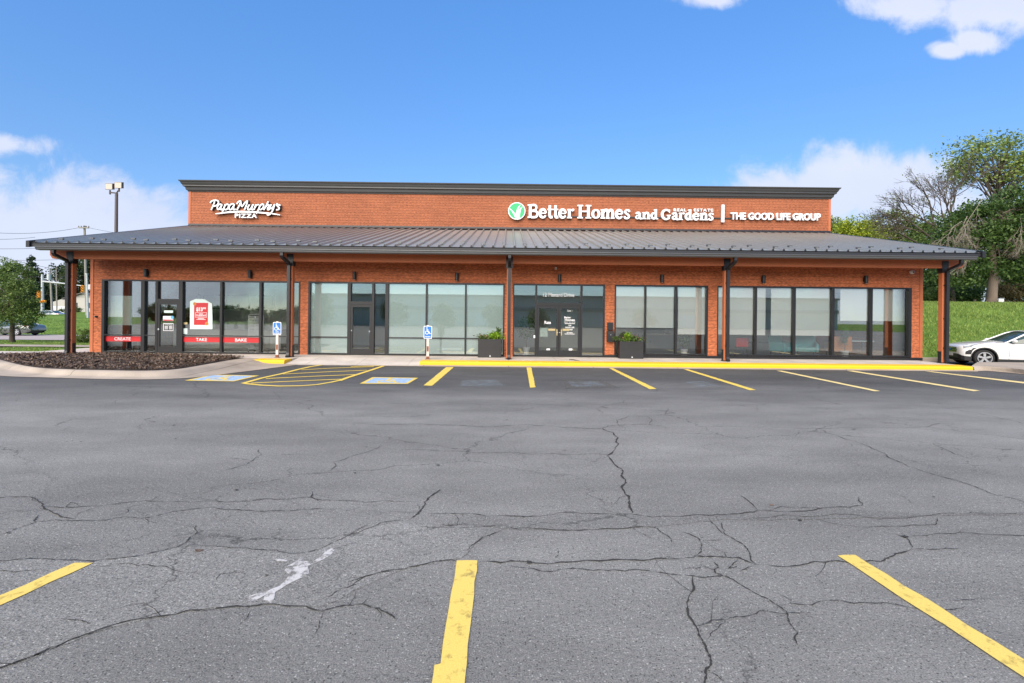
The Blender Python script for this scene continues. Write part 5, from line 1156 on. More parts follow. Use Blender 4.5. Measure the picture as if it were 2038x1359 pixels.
tu, tp = wood_pole(104, 99.5, 534, 78, 'leaning wooden pole with a transformer, right of the traffic signal mast')
c = onY(97.5, 551, 77.6); mb = MB(); mb.cyl((c.x, 77.6, c.z-.5), .28, .95, 12); obj('transformer', mb, M_['steel'], tu)
wood_pole(113, 112, 532, 84, 'thin wooden pole behind the signal mast arm', None, .11)
def wire(p0, p1, sag, label, r=.018):
    n = 14; pts = [p0.lerp(p1, k/n)-Vector((0, 0, sag*4*(k/n)*(1-k/n))) for k in range(n+1)]; mb = MB(); mb.tube(pts, r, 5); tag(obj('power_line', mb, M_['wire']), label, 'power line', 'power lines over the road')
for a, b, Y0, Y1, sag, lb in (((-60, 458.5), (157, 453), 60, 72, .6, 'topmost power line running to the pole above the roof'), ((177, 453), (330, 468), 72, 95, .5, 'power line leaving the pole above the roof to the right'),
    ((-60, 474.5), (70, 472), 62, 72, .2, 'second power line from the top, at the roof corner'), ((-60, 494), (150, 490), 62, 72, .2, 'power line just below the roof corner'), ((-60, 492), (190, 545), 62, 80, .6, 'sagging power line crossing below the others at the roof corner'),
    ((-60, 517), (240, 510), 66, 80, .3, 'power line just above the tree tops'), ((60, 551), (240, 541), 76, 84, .3, 'power line behind the top of the signal mast'), ((85, 585), (240, 590), 76, 84, .3, 'lowest thin cable behind the signal mast')):
    wire(onY(*a, Y0), onY(*b, Y1), sag, lb, .024 if Y0 < 70 else .02)
# traffic signal mast
Y = 70; b = on_g(84.4, Y); tp = onY(84.4, 546, Y); t = thing('traffic_signal', 'grey traffic signal mast with a long arm and yellow signal heads', 'traffic signal', b)
mb = MB(); mb.tube([b, tp], [.22, .15], 12); mb.cyl((b.x, b.y, b.z), .34, .12, 12); obj('mast', mb, M_['steel'], t)
a0 = onY(85, 560, Y); a1 = onY(180, 571, Y); mb = MB(); mb.tube([a0, a0.lerp(a1, .5)+Vector((0, 0, .06)), a1], [.13, .10, .06], 10); obj('mast_arm', mb, M_['steel'], t)
def sig_head(c, horizontal=False, side=True):
    mb = MB()
    for k in (-1, 0, 1):
        cc = c+(Vector((k*.34, 0, 0)) if horizontal else Vector((0, 0, k*.36))); mb.box(cc.x-.165, cc.x+.165, cc.y-.12, cc.y+.12, cc.z-.17, cc.z+.17)
        q = cc+Vector((0, -.12, 0)); mb.lathe(q, [(.13, 0), (.14, -.12), (.13, -.12), (.12, -.01)], 12, 'y')
    h = obj('signal_head', mb, M_['amber'], t)
    mb = MB()
    for k in (-1, 0, 1):
        cc = c+(Vector((k*.34, 0, 0)) if horizontal else Vector((0, 0, k*.36))); mb.cyl(cc+Vector((0, -.135, 0)), .10, .012, 12, 'y')
    obj('signal_lens', mb, M_['black'], h)
sig_head(onY(77.5, 586, Y-.3)); sig_head(onY(84, 599.5, Y-.4), True); sig_head(onY(165, 575, Y-.3))
# second steel pole right of the canopy post
b = on_g(175, 66); tp = onY(172.5, 546, 66); t = thing('signal_pole', 'slim grey steel pole at the right end of the signal arm', 'pole', b); mb = MB(); mb.tube([b, tp], [.14, .11], 10); obj('shaft', mb, M_['steel'], t); mb = MB(); mb.box(tp.x-.13, tp.x+.13, 65.87, 66.13, tp.z, tp.z+.12); obj('cap', mb, M_['steel'], t); c = onY(179, 571, 65.8); mb = MB(); mb.box(c.x-.2, c.x+.3, 65.7, 65.9, c.z-.35, c.z+.35); obj('sign_panel', mb, M_['steel'], t)
# white house and fence over the road
Y = 98; c = on_g(165, Y); z0 = c.z-.3; t = thing('house', 'white house with a low pitched roof beyond the road, between post and pillar', 'house', c)
mb = MB(); w = 3.4; mb.prism([(c.x-w, Y, z0), (c.x+w, Y, z0), (c.x+w, Y, z0+3.0), (c.x, Y, z0+4.1), (c.x-w, Y, z0+3.0)], (0, 7, 0)); obj('wall', mb, M_['housewall'], t)
mb = MB()
for s_ in (-1, 1): mb.prism([(c.x, Y-.5, z0+4.12), (c.x+s_*(w+.6), Y-.5, z0+2.93), (c.x+s_*(w+.6), Y-.5, z0+3.08), (c.x, Y-.5, z0+4.3)], (0, 8, 0))
obj('roof', mb, M_['houseroof'], t)
for dx in (-1.6, 1.5): mb = MB(); mb.box(c.x+dx-.5, c.x+dx+.5, Y-.03, Y+.02, z0+1.1, z0+2.2); obj('window', mb, M_['carglass'], t)
mb = MB(); mb.prism([(c.x-w-4.2, Y+1, z0), (c.x-w-.05, Y+1, z0), (c.x-w-.05, Y+1, z0+2.2), (c.x-w-2.1, Y+1, z0+2.9), (c.x-w-4.2, Y+1, z0+2.2)], (0, 5, 0)); obj('garage_wing', mb, M_['housewall'], t)
a, b = on_g(104, 92), on_g(131, 92); t = thing('picket_fence', 'white picket fence far off across the road', 'fence', a)
mb = MB(); mb.box(a.x, b.x, 92, 92.05, a.z+.3, a.z+.4); mb.box(a.x, b.x, 92, 92.05, a.z+.9, a.z+1.0)
k = a.x
while k < b.x: mb.prism([(k, 91.95, a.z), (k+.13, 91.95, a.z), (k+.13, 91.95, a.z+1.1), (k+.065, 91.95, a.z+1.22), (k, 91.95, a.z+1.1)], (0, .04, 0)); k += .18
obj('picket', mb, M_['white'], t)

# ------------------------------------------------------------------ cars (local x runs from the nose to the tail)
def car(name, label, loc, paint, sp_, suv):
    t = thing(name, label, 'car', loc)
    Lc, hw, r, fa, ra = sp_['L'], sp_['w'], sp_['r'], sp_['fa'], sp_['ra']
    zt = lambda x: float(np.interp(x, *zip(*sp_['top']))); zb0 = lambda x: float(np.interp(x, *zip(*sp_['bot']))); ww = lambda x: hw*float(np.interp(x, *zip(*sp_['wid'])))
    def zb(x):
        z = zb0(x)
        for a in (fa, ra):
            d = abs(x-a); ar = r*1.17
            if d < ar: z = max(z, r*.98+math.sqrt(ar*ar-d*d)*.98)
        return z
    def half(x):
        b, tp, w = zb(x), zt(x), ww(x); h = tp-b
        return [(.94*w, b), (w, b+.20*h), (1.005*w, b+.60*h), (.975*w, b+.84*h), (.90*w, b+.955*h), (.6*w, tp+.012), (0, tp+.03)]
    xs_ = np.unique(np.concatenate([np.linspace(0, .3, 9), np.linspace(.3, Lc-.3, 96), np.linspace(Lc-.3, Lc, 8)]))
    rings = []
    for x in xs_:
        hf = half(x); rings.append([Vector((x, -y, z)) for y, z in hf]+[Vector((x, y, z)) for y, z in reversed(hf[:-1])])
    mb = MB(); mb.loft(rings, 0, False, False); n = len(rings[0]); mb.f += [tuple(range(n)), tuple(len(mb.v)-n+k for k in range(n))]; mb.m += [0, 0]
    obj('body', mb, M_[paint], t, local=True, smooth='auto')
    def spt(x, q, out_=.006):                 # point on the near flank at height fraction q
        hf = half(x)[:5]; f = q*4; i = min(3, int(f)); u = f-i; y = hf[i][0]*(1-u)+hf[i+1][0]*u; z = hf[i][1]*(1-u)+hf[i+1][1]*u
        return Vector((x, -y-out_, z))
    def patch(nm, m, x0, x1, qf0, qf1, nx_=10, out_=.007, both=True, parent=t):
        for sgn_ in ((1, -1) if both else (1,)):
            mb = MB(); rows = []
            for i in range(nx_+1):
                x = x0+(x1-x0)*i/nx_; row = []
                for j in range(13):
                    a, b = qf0(x), qf1(x); p = spt(x, a+(b-a)*j/12, out_); p.y *= sgn_; row.append(p)
                rows.append(row)
            mb.loft(rows, 0, False); obj(nm, mb, M_[m], parent, local=True, smooth=True)
    # under body, sills
    mb = MB(); mb.box(.25, Lc-.3, -hw*.72, hw*.72, .2, .5); obj('underbody', mb, M_['black'], t, local=True)
    if suv:
        mb = MB()
        for s_ in (-1, 1): mb.box(fa+r*1.18, ra-r*1.18, s_*hw*.93, s_*hw*1.0, zb0(2)-.06, zb0(2)+.10)
        mb.loft([[Vector((x, y*ww(x)*1.01, z)) for y, z in ((-1, zb0(x)-.02), (-1.0, zb0(x)+.17), (1.0, zb0(x)+.17), (1, zb0(x)-.02))] for x in (-.015, .05, .14, .3, fa-r*1.2)], 0, True, True)
        obj('lower_cladding', mb, M_['black'], t, local=True)
        for a in (fa, ra):                     # black arch lips
            for s_ in (-1, 1):
                mb = MB(); pts = [(a+math.cos(R_(k))*r*1.17, r*.98+math.sin(R_(k))*r*1.15) for k in range(-8, 189, 14)]
                mb.loft([[Vector((x, s_*(ww(x)*1.0+.004), z)), Vector((a+(x-a)*1.09, s_*(ww(x)*1.0+.006), r*.98+(z-r*.98)*1.09)), Vector((a+(x-a)*1.09, s_*(ww(x)*.96), r*.98+(z-r*.98)*1.09)), Vector((x, s_*ww(x)*.93, z))] for x, z in pts], 0, True, True)
                obj('arch_lip', mb, M_['black'], t, local=True)
    # glasshouse
    gx = np.linspace(sp_['g'][0][0], sp_['g'][-1][0], 60); zr_ = lambda x: float(np.interp(x, *zip(*sp_['g'])))
    def edge(x): b = zt(x)-.02; z = max(zr_(x), b+.005); return ww(x)*.90-(z-b)*.36, z, b
    rg = []
    for x in gx:
        y1, z, b = edge(x); y0 = ww(x)*.905; rg.append([Vector((x, -y0, b)), Vector((x, -y1, z-.03)), Vector((x, -y1*.75, z-.005)), Vector((x, 0, z+.015)), Vector((x, y1*.75, z-.005)), Vector((x, y1, z-.03)), Vector((x, y0, b))])
    mb = MB(); mb.loft(rg, 0, False); obj('window', mb, M_['carglass'], t, local=True, smooth=True)
    rx0, rx1 = sp_['roof']; mb = MB(); rows = []
    for x in np.linspace(rx0, rx1, 24):
        y1, z, b = edge(x); rows.append([Vector((x, -y1-.012, z-.045)), Vector((x, -y1-.004, z-.012)), Vector((x, -y1*.75, z+.012)), Vector((x, 0, z+.032)), Vector((x, y1*.75, z+.012)), Vector((x, y1+.004, z-.012)), Vector((x, y1+.012, z-.045))])
    mb.loft(rows, 0, False); obj('roof', mb, M_[paint], t, local=True, smooth=True)
    for s_ in (-1, 1):
        mb = MB(); pts = []
        for x in np.linspace(gx[0]-.04, gx[-1], 40):
            y1, z, b = edge(max(x, gx[0])); pts.append(Vector((x, s_*(y1+.005), z-.028)))
        mb.tube(pts, .036, 6); obj('roof_rail', mb, M_[paint], t, local=True, smooth=True)
        for px_, w in sp_['pillars']:
            y1, z, b = edge(px_+.08); y0 = ww(px_)*.905
            mb = MB(); mb.loft([[Vector((px_+q, s_*(y0+.012), b)), Vector((px_+q+.08, s_*(y1+.012), z-.03))] for q in (0, w)], 0, False); obj('pillar', mb, M_['black'], t, local=True, recalc=False)
        mb = MB(); mx_ = sp_['mirror']; mb.ball((mx_, s_*(hw*.90+.13), zt(mx_)+.09), .1, 10, 0, .9, 1.1, .72); mb.box(mx_-.03, mx_+.05, s_*hw*.88, s_*(hw*.90+.1), zt(mx_)-.0, zt(mx_)+.05); obj('mirror', mb, M_[paint], t, local=True, smooth='auto')
        for x in sp_['handles']:
            p = spt(x, .80, .0); mb = MB(); mb.box(x-.09, x+.09, s_*(-p.y+.0), s_*(-p.y+.03), p.z-.018, p.z+.018); obj('door_handle', mb, M_['chrome' if suv else paint], t, local=True, bevel=.008)
    for x in sp_['seams']:
        for s_ in (-1, 1):
            mb = MB(); pts = [spt(x+.03*q, q, .001) for q in np.linspace(.06, .98, 8)]; mb.tube([Vector((p.x, p.y*s_, p.z)) for p in pts], .006, 4); obj('door_seam', mb, M_['black'], t, local=True)
    if suv: patch('headlight_housing', 'black', .12, .84, lambda x: .77-.10*(.80-x), lambda x: .945-.02*(.80-x) if x < .7 else .945-.11*(x-.7)/.1, 16, .006)
    patch('headlight', 'lens', .14, .80, lambda x: .80-.10*(.80-x), lambda x: .93-.02*(.80-x) if x < .7 else .93-.11*(x-.7)/.1, 16, .012) if suv else patch('headlight', 'lens', .1, .6, lambda x: .7, lambda x: .9)
    if suv:
        patch('fog_light_vent', 'black', .16, .52, lambda x: .36, lambda x: .36+.24*max(.05, 1-abs(x-.30)/.26), 8)
        patch('turn_signal', 'orange', .60, .79, lambda x: .84, lambda x: .905-.05*(x-.6)/.19, 5, .018)
        mb = MB(); mb.loft([[Vector((x, y, z)) for y, z in ((-.50*k, .60), (-.58*k, .71), (-.50*k, .82), (.50*k, .82), (.58*k, .71), (.50*k, .60))] for x, k in ((.12, 1.0), (.0, .96))], 0, True, True)
        g = obj('grille', mb, M_['black'], t, local=True)
        for z in (.63, .70, .77): mb = MB(); mb.box(-.022, -.010, -.56, .56, z-.014, z+.014); obj('grille_bar', mb, M_['chrome'], g, local=True)
        mb = MB(); mb.lathe((-.030, 0, .71), [(.0, 0), (.11, .004), (.11, .012)], 20, 'z'); mb.v = [(-.026-(v[2]-.71), v[1]*1.0, .71+(v[0]+.030)*.45) for v in mb.v]; obj('badge', mb, M_['blue'], g, local=True)
        mb = MB(); mb.box(-.02, .02, -.26, .26, .42, .53); obj('number_plate', mb, M_['white'], t, local=True)
    patch('tail_light', 'tail', Lc-.55, Lc-.04, lambda x: .76, lambda x: .94)
    mb = MB(); mb.box(Lc-.03, Lc+.012, -hw*.78, hw*.78, zt(Lc-.05)*.55, zt(Lc-.05)*.62); obj('rear_bumper_strip', mb, M_['black'], t, local=True)
    for a in (fa, ra):
        for s_ in (-1, 1):
            y = s_*(hw-.13)
            mb = MB(); mb.lathe((a, y-.11, r), [(r*.60, 0), (r*.90, .0), (r*.985, .03), (r, .06), (r, .16), (r*.985, .19), (r*.90, .22), (r*.60, .22)], 32, 'y', 0, False); w = obj('wheel', mb, M_['tyre'], t, local=True, smooth='auto')
            mb = MB(); f_ = y+s_*.085; mb.lathe((a, f_-.06, r), [(r*.62, 0), (r*.70, .0), (r*.70, .12), (r*.62, .12)], 32, 'y', 0, False)
            for k in range(5):
                an = 2*math.pi*k/5+.3; c, s2 = math.cos(an), math.sin(an); q = []
                for (rr, tt) in ((.06, -.035), (r*.68, -.05), (r*.68, .05), (.06, .035)): q.append((a+c*rr-s2*tt, f_, r+s2*rr+c*tt))
                mb.prism(q, (0, s_*.03, 0))
            mb.cyl((a, f_-.02, r), .07, .06, 14, 'y'); obj('rim', mb, M_['alloy'], w, local=True)
            mb = MB(); mb.cyl((a, y-.04, r), r*.62, .05, 24, 'y'); obj('brake_disc', mb, M_['black'], w, local=True)
    return t
SUV = dict(L=4.78, w=.96, r=.375, fa=.80, ra=3.66, top=[(0,.80),(.03,.86),(.10,.91),(.3,.965),(.7,1.03),(1.1,1.075),(1.6,1.10),(1.85,1.05),(3.4,1.08),(4.3,1.13),(4.7,1.10),(4.78,.95)], bot=[(0,.36),(.08,.28),(.5,.24),(4.3,.26),(4.78,.45)],
    wid=[(0,.66),(.05,.80),(.15,.89),(.4,.96),(.8,.995),(1.2,1),(4,1),(4.5,.95),(4.78,.82)], g=[(1.55,1.09),(1.9,1.27),(2.3,1.49),(2.55,1.57),(2.9,1.61),(3.4,1.61),(4.1,1.54),(4.35,1.43),(4.68,1.12)], roof=(2.45, 4.2), pillars=[(2.72,.09),(3.68,.10)], mirror=1.80, handles=(2.6, 3.5), seams=(1.62, 2.78, 3.72))
SED = dict(L=4.9, w=.92, r=.335, fa=.93, ra=3.78, top=[(0,.52),(.05,.64),(.4,.74),(1.0,.84),(1.4,.90),(1.7,.87),(3.3,.93),(4.0,1.0),(4.6,1.0),(4.8,.93),(4.9,.66)], bot=[(0,.35),(.1,.24),(.5,.19),(4.4,.2),(4.9,.42)],
    wid=[(0,.66),(.06,.82),(.25,.93),(.6,.985),(1.2,1),(4,1),(4.55,.95),(4.9,.82)], g=[(1.38,.9),(1.8,1.10),(2.25,1.34),(2.6,1.42),(3.0,1.43),(3.5,1.34),(4.2,1.0)], roof=(2.3, 3.5), pillars=[(2.62,.08),(3.5,.10)], mirror=1.75, handles=(2.5, 3.4), seams=(1.6, 2.68, 3.5))
SN, ANG = 20.6, R_(-20)                           # near front wheel's depth; the nose points a little away from us
wf = Vector((onY(1961, HOR, SN).x, SN, -.17)); lo = Matrix.Rotation(ANG, 3, 'Z') @ Vector((SUV['fa'], -SUV['w'], 0))
cw = car('parked_car', 'white crossover car parked at the foot of the grass bank, nose to the post', wf-lo, 'carwhite', SUV, True); cw.rotation_euler = (0, 0, ANG)
xr = on_g(53, 44).x-3.78
car('sedan', 'dark grey sedan driving left on the road behind the small tree', (xr, 44, terr(xr, 44)+.055), 'cargrey', SED, False)
xr = on_g(97, 78).x-2.4
car('sedan', 'silver sedan mostly hidden behind the grass rise by the signal mast', (xr, 78, terr(xr, 78)-.85), 'carsilver', SED, False)

# ------------------------------------------------------------------ trees and shrubs
LM = {
 'pear': leafmat('leaf_mid_green', (.050, .10, .022), (.22, .30, .075)), 'dark': leafmat('leaf_dark_green', (.024, .060, .016), (.13, .21, .05)), 'light': leafmat('leaf_light_green', (.10, .16, .030), (.34, .42, .11)),
 'yellow': leafmat('leaf_yellow_green', (.18, .26, .018), (.52, .56, .06)), 'olive': leafmat('leaf_olive', (.07, .10, .025), (.25, .29, .085)), 'far': leafmat('leaf_far', (.020, .045, .016), (.085, .125, .045)), 'brown': leafmat('leaf_brown', (.09, .075, .03), (.26, .21, .10)), 'conifer': leafmat('needles', (.014, .034, .014), (.06, .09, .035)),
}
def ell_pts(r, n, blob, shell=.55):
    c, a = np.array(blob[:3]), np.array(blob[3:6]); P = r.normal(0, 1, (n, 3)); P /= np.linalg.norm(P, axis=1)[:, None]
    return c + P*(r.uniform(shell**3, 1, n)**(1/3))[:, None]*a
def tree(name, label, base, blobs, trunk_h, tr, nleaf, size, lm, bark='bark', ncl=70, nb=26, sig=.30, seed=1, group=None, cat='tree', up=.4, lean=(0, 0), extra=None):
    t = thing(name, label, cat, base, group); r = np.random.default_rng(seed); B = np.array(base)
    vol = np.array([b[3]*b[4]*b[5] for b in blobs])**.8; vol /= vol.sum(); cl = []; rad = []
    for b, w in zip(blobs, vol):
        k = max(3, int(round(ncl*w))); cl.append(ell_pts(r, k, b)); rad += [min(b[3:6])]*k
    cl = np.concatenate(cl)+B
    mb = MB(); top_ = B+np.array([lean[0], lean[1], trunk_h]); tk = [B+(top_-B)*f+np.array([r.normal(0, tr*.35), r.normal(0, tr*.35), 0])*(0 < f < 1) for f in (0, .06, .3, .55, .8, 1)]
    tk[0][2] -= .1; mb.tube(tk, [tr*1.45, tr*1.1, tr*.92, tr*.8, tr*.62, tr*.3], 10)
    for i in r.permutation(len(cl))[:nb]:
        c = cl[i]; f = r.uniform(.45, .98); s_ = tk[2]+(top_-tk[2])*f if f > .3 else tk[2]
        m_ = s_*.45+c*.55+np.array([0, 0, .12*np.linalg.norm(c-s_)]); br = tr*r.uniform(.16, .34)
        mb.tube([s_, (s_+m_)/2+r.normal(0, .05, 3)*tr*4, m_, (m_+c)/2+r.normal(0, .06, 3), c], [br, br*.85, br*.6, br*.4, br*.18], 5)
    if extra: extra(mb, B, r)
    obj('trunk', mb, M_[bark], t, smooth=True)
    per = np.maximum(1, (nleaf*np.full(len(cl), 1/len(cl))*r.uniform(.35, 1.65, len(cl))).astype(int)); P = []
    for c, k, rd in zip(cl, per, rad): P.append(c+r.normal(0, 1, (k, 3))*np.array([sig, sig, sig*.72])*r.uniform(.6, 1.25)*min(1.0, .35+rd))
    P = np.concatenate(P); obj('crown', quad_mesh('crown', quads_at(P, size, up, .55, r)), LM[lm], t)
    return t
def blob(pxc, pyc, rpx, rpy, Y, base, rd=None, dy=0):
    c = onY(pxc, pyc, Y+dy); k = Y/FOC; return (c.x-base[0], dy, c.z-base[2], rpx*k, rd or max(rpx, rpy)*k*.8, rpy*k)
def shrub(label, base, blobs, nleaf, size, lm, seed, cat='shrub', name='shrub', sig=.16, ncl=60, up=.4, group=None):
    return tree(name, label, base, blobs, max(.3, blobs[0][2]), .05, nleaf, size, lm, 'barkdark', ncl, 14, sig, seed, group, cat, up)
# left
Y = 31; b = on_g(26, Y); Bl = lambda *a, **k: blob(*a[:4], Y, b, **k)
tree('ornamental_tree', 'small round crowned tree on the lawn in front of the grey sedan', b, [Bl(20,592,52,46), Bl(12,628,62,30), Bl(38,622,40,28), Bl(22,552,34,32), Bl(-10,585,40,45), Bl(22,530,16,18), Bl(48,590,28,34)], 3.4, .13, 17000, .062, 'pear', 'barkdark', 150, 34, .19, 3)
b = on_g(165.5, Y); k = Y/FOC
shrub('neat round clipped bush on the lawn left of the building', b, [(0, 0, 14*k, 15.5*k, 15.5*k, 14*k), (0, 0, 8*k, 13*k, 13*k, 8*k)], 6000, .03, 'pear', 4, 'bush', 'clipped_bush', .07, 130)
FARG = 'trees beyond the road'
def far_tree(label, px, Y, bl, n, size, lm, seed, th=None, name='tree', up=.4):
    b = on_g(px, Y); bb = [blob(*q, Y, b) for q in bl]; h = max(q[2] for q in bb)
    tree(name, label, b, bb, th or h, .22, n, size, lm, 'barkdark', 110, 26, .62, seed, FARG, 'tree', up)
def conifer(label, px, Y, topy, halfw, n, seed):
    b = on_g(px, Y); h = onY(px, topy, Y).z-b.z; w = halfw*Y/FOC; bb = []
    for k in range(9): f = k/8; bb.append((0, 0, h*(.15+.8*f), w*(1-f*.88), w*(1-f*.88), h*.07))
    tree('conifer_tree', label, b, bb, h*.98, .2, n, .26, 'conifer', 'barkdark', 150, 40, .40, seed, FARG, 'tree', .1)
conifer('pointed dark conifer behind the small round tree, left of the signal mast', 63, 100, 512, 30, 8000, 11)
far_tree('broad green tree beyond the road just right of the signal mast', 118, 108, [(118,565,26,32), (105,590,24,26), (135,590,26,30), (118,540,18,14)], 8000, .26, 'far', 12)
far_tree('tall leafy tree seen between the canopy post and the left pillar', 163, 104, [(163,555,22,45), (170,525,18,22), (155,590,20,24)], 8000, .26, 'far', 13)
far_tree('pale green tree top left of the small round tree, beyond the road', 8, 110, [(5,560,36,34), (15,535,22,16), (-15,575,26,30)], 7000, .26, 'pear', 14)
far_tree('low dark tree behind the signal heads beyond the road', 88, 120, [(86,590,26,26), (70,600,26,24), (100,605,20,20)], 6000, .28, 'dark', 15)
far_tree('distant tree left of the frame edge beyond the road', -60, 110, [(-60,560,46,50)], 5000, .3, 'far', 16)
b = on_g(150, 92); shrub('low far hedge clump before the white house', b, [(0, 0, .4, 1.5, .6, .5), (-2.2, 0, .35, 1.2, .6, .4)], 2500, .10, 'dark', 17, 'hedge', 'hedge', .2)
# right
Y = 34; b = on_g(1972, Y); Bl = lambda *a, **k: blob(*a[:4], Y, b, **k)
def dead_twigs(starts):
    def fn(mb, B, r):
        def grow(p, d, l, rad, dep):
            q = p+d*l; mid = (p+q)/2+r.normal(0, .05, 3)*l; mb.tube([p, mid, q], [rad, rad*.8, rad*.6], 4)
            if dep == 0: return
            for _ in range(r.integers(3, 6)):
                e = d+r.normal(0, .42, 3)+np.array([0, 0, -.18]); e /= np.linalg.norm(e); grow(p+(q-p)*r.uniform(.45, 1), e, l*r.uniform(.55, .8), rad*.6, dep-1)
        for (p, d, l, rad, dep) in starts: d = np.array(d, float); d /= np.linalg.norm(d); grow(B+np.array(p), d, l, rad, dep)
    return fn
mk = lambda px, py: (onY(px, py, Y-1.3).x-b.x, -1.3, onY(px, py, Y-1.3).z-b.z)
tree('maple_tree', 'large dark green maple with a thick grey trunk at the top of the grass bank', b, [Bl(1915,470,48,42), Bl(1965,440,55,42), Bl(2040,455,60,55), Bl(1905,515,40,32), Bl(1990,500,55,38), Bl(2050,530,50,40), Bl(1955,415,34,18), Bl(1870,480,32,30), Bl(1960,540,34,20), Bl(2090,420,60,60), Bl(1895,550,34,26), Bl(2030,400,40,25)], 7.0, .29, 34000, .115, 'dark', 'bark', 260, 60, .36, 21)
# hanging dead limbs belong to a dead vine tangled in the maple
t = thing('dead_vine', 'pale leafless tangle hanging in front of the dark maple crown', 'vine', tuple(b)); mb = MB()
dead_twigs([(mk(1955,395), (-.6, -.1, -.8), 1.5, .020, 4), (mk(1915,440), (-.7, -.1, -.6), 1.4, .020, 4), (mk(1925,430), (-.3, -.2, -.9), 1.2, .020, 4), (mk(2030,430), (-.2, -.2, -.95), 1.4, .020, 4), (mk(2045,440), (-.5, -.1, -.8), 1.3, .020, 4), (mk(1935,500), (-.6, -.1, -.8), 1.0, .02, 3)])(mb, np.array(b), np.random.default_rng(5))
obj('twig', mb, M_['barkdead'], t)
Y = 41; b = on_g(1985, Y); Bl = lambda *a, **k: blob(*a[:4], Y, b, **k)
tree('poplar_tree', 'tall airy light green tree rising above the dark maple', b, [Bl(1925,300,38,24), Bl(1985,292,44,24), Bl(2035,305,44,36), Bl(1960,335,60,30), Bl(2040,350,50,34), Bl(1910,335,30,24), Bl(2090,330,50,50)], 12.4, .24, 8200, .13, 'light', 'barkdark', 190, 95, .50, 22)
# bare tree
Y = 38; b = on_g(1895, Y); t = thing('bare_tree', 'half dead tree with bare spreading branches above the roof corner', 'tree', b); mb = MB(); r = np.random.default_rng(31); tips = []
def grow(p, d, l, rad, dep):
    q = p+d*l; mid = (p+q)/2+r.normal(0, .04, 3)*l; mb.tube([p, mid, q], [rad, rad*.86, rad*.68], 6 if dep > 3 else 4)
    if dep <= 1: tips.append(q)
    if dep == 0: return
    for k in range(r.integers(2, 4) + (dep < 4)):
        e = d + r.normal(0, .36, 3)*np.array([1, .7, 1])+np.array([-.05, 0, .05]); e /= np.linalg.norm(e); grow(p+(q-p)*r.uniform(.5, 1.0), e, l*r.uniform(.58, .82), rad*.60, dep-1)
B = np.array(b); mb.tube([B-np.array([0, 0, .2]), B+np.array([-.2, 0, 2.2]), B+np.array([-.1, 0, 4.2])], [.26, .2, .16], 8); f0 = B+np.array([-.1, 0, 4.0])
for d, l, rad in (((-.85, 0, .60), 3.0, .09), ((-.50, .1, .95), 3.1, .10), ((-.2, -.1, 1), 3.2, .11), ((.12, .1, 1), 3.0, .10), ((-1, .1, .42), 2.6, .08)):
    d = np.array(d, float); d /= np.linalg.norm(d); grow(f0+np.array([0, 0, r.uniform(-.8, .3)]), d, l, rad, 5)
obj('trunk', mb, M_['barkdark'], t); tp_ = np.array(tips); tp_ = tp_[r.permutation(len(tp_))[:420]]
obj('crown', quad_mesh('crown', quads_at(np.repeat(tp_, 2, 0)+r.normal(0, .12, (len(tp_)*2, 3)), .07, .3, .55, r)), LM['olive'], t)
def rtree(label, px, Y, bl, n, size, lm, seed, sig=.4, name='tree', ncl=110):
    b = on_g(px, Y); bb = [blob(*q, Y, b) for q in bl]; tree(name, label, b, bb, max(q[2] for q in bb), .2, n, size, lm, 'barkdark', ncl, 30, sig, seed, 'trees behind the grass bank', 'tree')
rtree('bright yellow green tree just right of the upper wall', 1705, 46, [(1705,455,34,18), (1690,472,40,20), (1730,475,32,22)], 8000, .12, 'yellow', 41)
rtree('pale green tree touching the right end of the upper wall', 1660, 48, [(1662,455,22,20), (1650,470,30,20)], 4500, .12, 'light', 42)
rtree('thin olive tree between the yellow tree and the bare branches', 1785, 47, [(1775,440,36,18), (1800,465,40,24), (1760,475,34,20)], 5200, .12, 'olive', 43, .45)
rtree('mid green bushy tree under the bare branches', 1855, 44, [(1850,470,34,24), (1830,495,40,26), (1880,500,40,30), (1860,440,20,16)], 10000, .11, 'pear', 44)
rtree('dark tree filling the gap behind the right canopy post', 1880, 43, [(1870,550,44,34), (1905,570,44,28), (1850,585,40,22), (1930,555,30,40)], 15000, .11, 'dark', 45)
rtree('dark tree in the shade right of the maple trunk', 2040, 46, [(2030,520,44,40), (2060,560,50,30), (1995,560,26,36)], 11000, .12, 'dark', 46)
rtree('dark low tree between the right pillar and the post', 1845, 47, [(1845,575,30,30), (1820,560,26,40)], 7000, .12, 'dark', 47)
HG = 'shrubs along the top of the bank'
for px, w, h, lm, n, sd_, lb in ((2012, 30, 26, 'brown', 9000, 51, 'brownish twiggy shrub right of the maple trunk'), (1915, 34, 16, 'dark', 7000, 52, 'dark shrub left of the maple trunk'), (1858, 26, 15, 'pear', 6000, 53, 'mid green shrub at the crest between pillar and post'), (2070, 40, 24, 'dark', 5000, 54, 'dark shrub past the right edge on the bank')):
    Y = 38.5; b = on_g(px, Y); k = Y/FOC; shrub(lb, b, [(0, 0, h*k, w*k, 1.0, h*k), (w*k*.4, 0, h*k*.7, w*k*.6, .8, h*k*.7)], n, .065, lm, sd_, 'shrub', 'shrub', .2, 110, .4, HG)
b = on_g(1993, 35); t = thing('utility_box', 'small white utility box on the grass bank right of the maple trunk', 'utility box', b); mb = MB(); mb.box(b.x-.2, b.x+.2, 35, 35.35, b.z-.1, b.z+.36); obj('cabinet', mb, M_['white'], t, bevel=.02); mb = MB(); mb.box(b.x-.22, b.x+.22, 34.97, 35.38, b.z+.36, b.z+.40); obj('lid', mb, M_['steel'], t, bevel=.01)
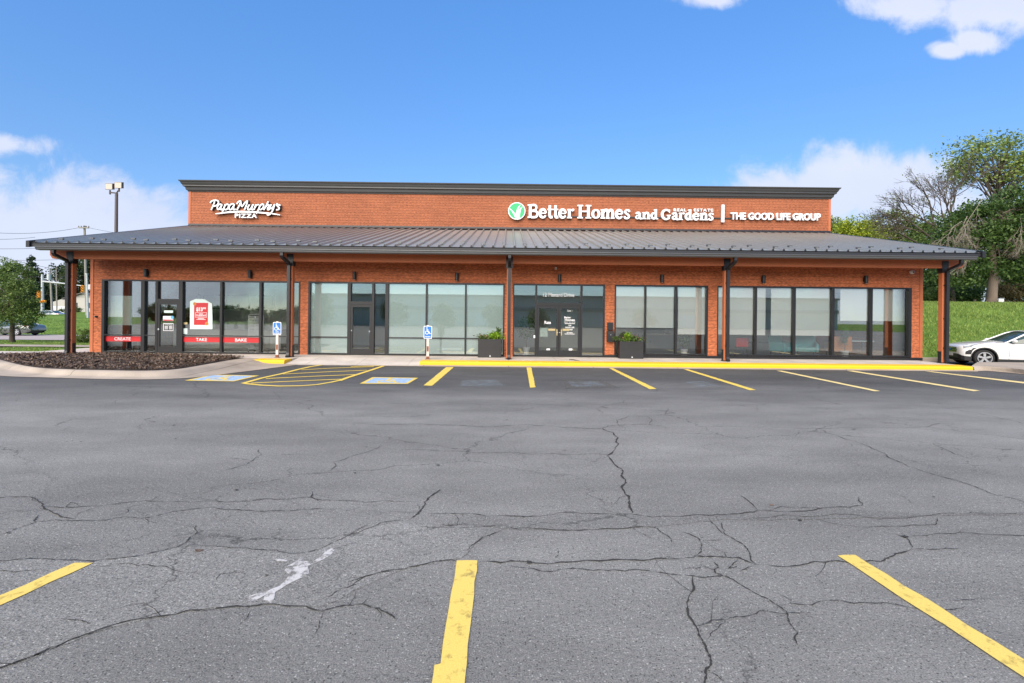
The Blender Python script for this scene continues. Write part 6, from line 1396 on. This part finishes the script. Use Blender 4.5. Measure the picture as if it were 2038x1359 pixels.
b = on_g(1939.5, 36); mb = MB(); mb.tube([b, b+Vector((0, 0, .28))], .10, 8); mb.cyl((b.x, b.y, b.z+.26), .09, .03, 8, 'z', 0, .07); tag(obj('tree_stump', mb, M_['bark']), 'small brown stump on the bank left of the maple trunk', 'stump')

# ------------------------------------------------------------------ across the lot, behind the camera: what the storefront glass mirrors
t = thing('warehouse', 'long cream warehouse with a tan band, seen mirrored in the office windows', 'building', (0, -66, 0))
mb = MB(); mb.box(-42, 74, -96, -66, -.1, 6.6); obj('wall', mb, M_['cream'], t); mb = MB(); mb.box(-42.1, 74.1, -65.98, -65.7, 3.6, 4.3); mb.box(-42.2, 74.2, -96.2, -65.6, 6.6, 7.0); obj('wall_band', mb, M_['creamdark'], t)
for x in (-18, -6, 22, 40): mb = MB(); mb.box(x-1.6, x+1.6, -65.97, -65.9, .1, 2.9); obj('loading_door', mb, M_['white'], t)
for i, (x, y, h, lm) in enumerate(((-34, -44, 6, 'pear'), (-22, -50, 5.2, 'dark'), (-12, -46, 4.2, 'pear'), (-3, -48, 4.4, 'dark'), (5, -45, 3.6, 'pear'), (26, -52, 4.2, 'pear'), (-46, -64, 4.0, 'dark'), (-54, -63, 3.6, 'pear'), (-62, -65, 4.2, 'dark'), (-70, -64, 3.7, 'pear'), (-78, -66, 4.3, 'dark'), (-50, -68, 3.8, 'dark'), (-66, -69, 4.2, 'dark'))):
    tree('roadside_tree', ['bushy tree before the warehouse, far to one side', 'dark tree before the warehouse', 'mid green tree opposite the frosted windows', 'dark tree opposite the office doors', 'low tree opposite the office doors', 'tree opposite the shaded windows', 'dark tree opposite the BAKE window', 'low tree opposite the BAKE window', 'dark round tree opposite the TAKE window', 'mid green tree opposite the TAKE window', 'dark tree opposite the CREATE window', 'dark tree at the end of the warehouse', 'rear dark tree opposite the pizza shop door'][i], (x, y, 0), [(0, 0, h*.55, h*(1.05 if y < -60 else .38), h*.4, h*.40), (h*.2, 0, h*.38, h*(.9 if y < -60 else .3), h*.3, h*.3)], h*.7, .14, 4200, .19, lm, 'barkdark', 90, 18, .45, 60+i, 'trees mirrored in the windows')
bpy.context.view_layer.update()
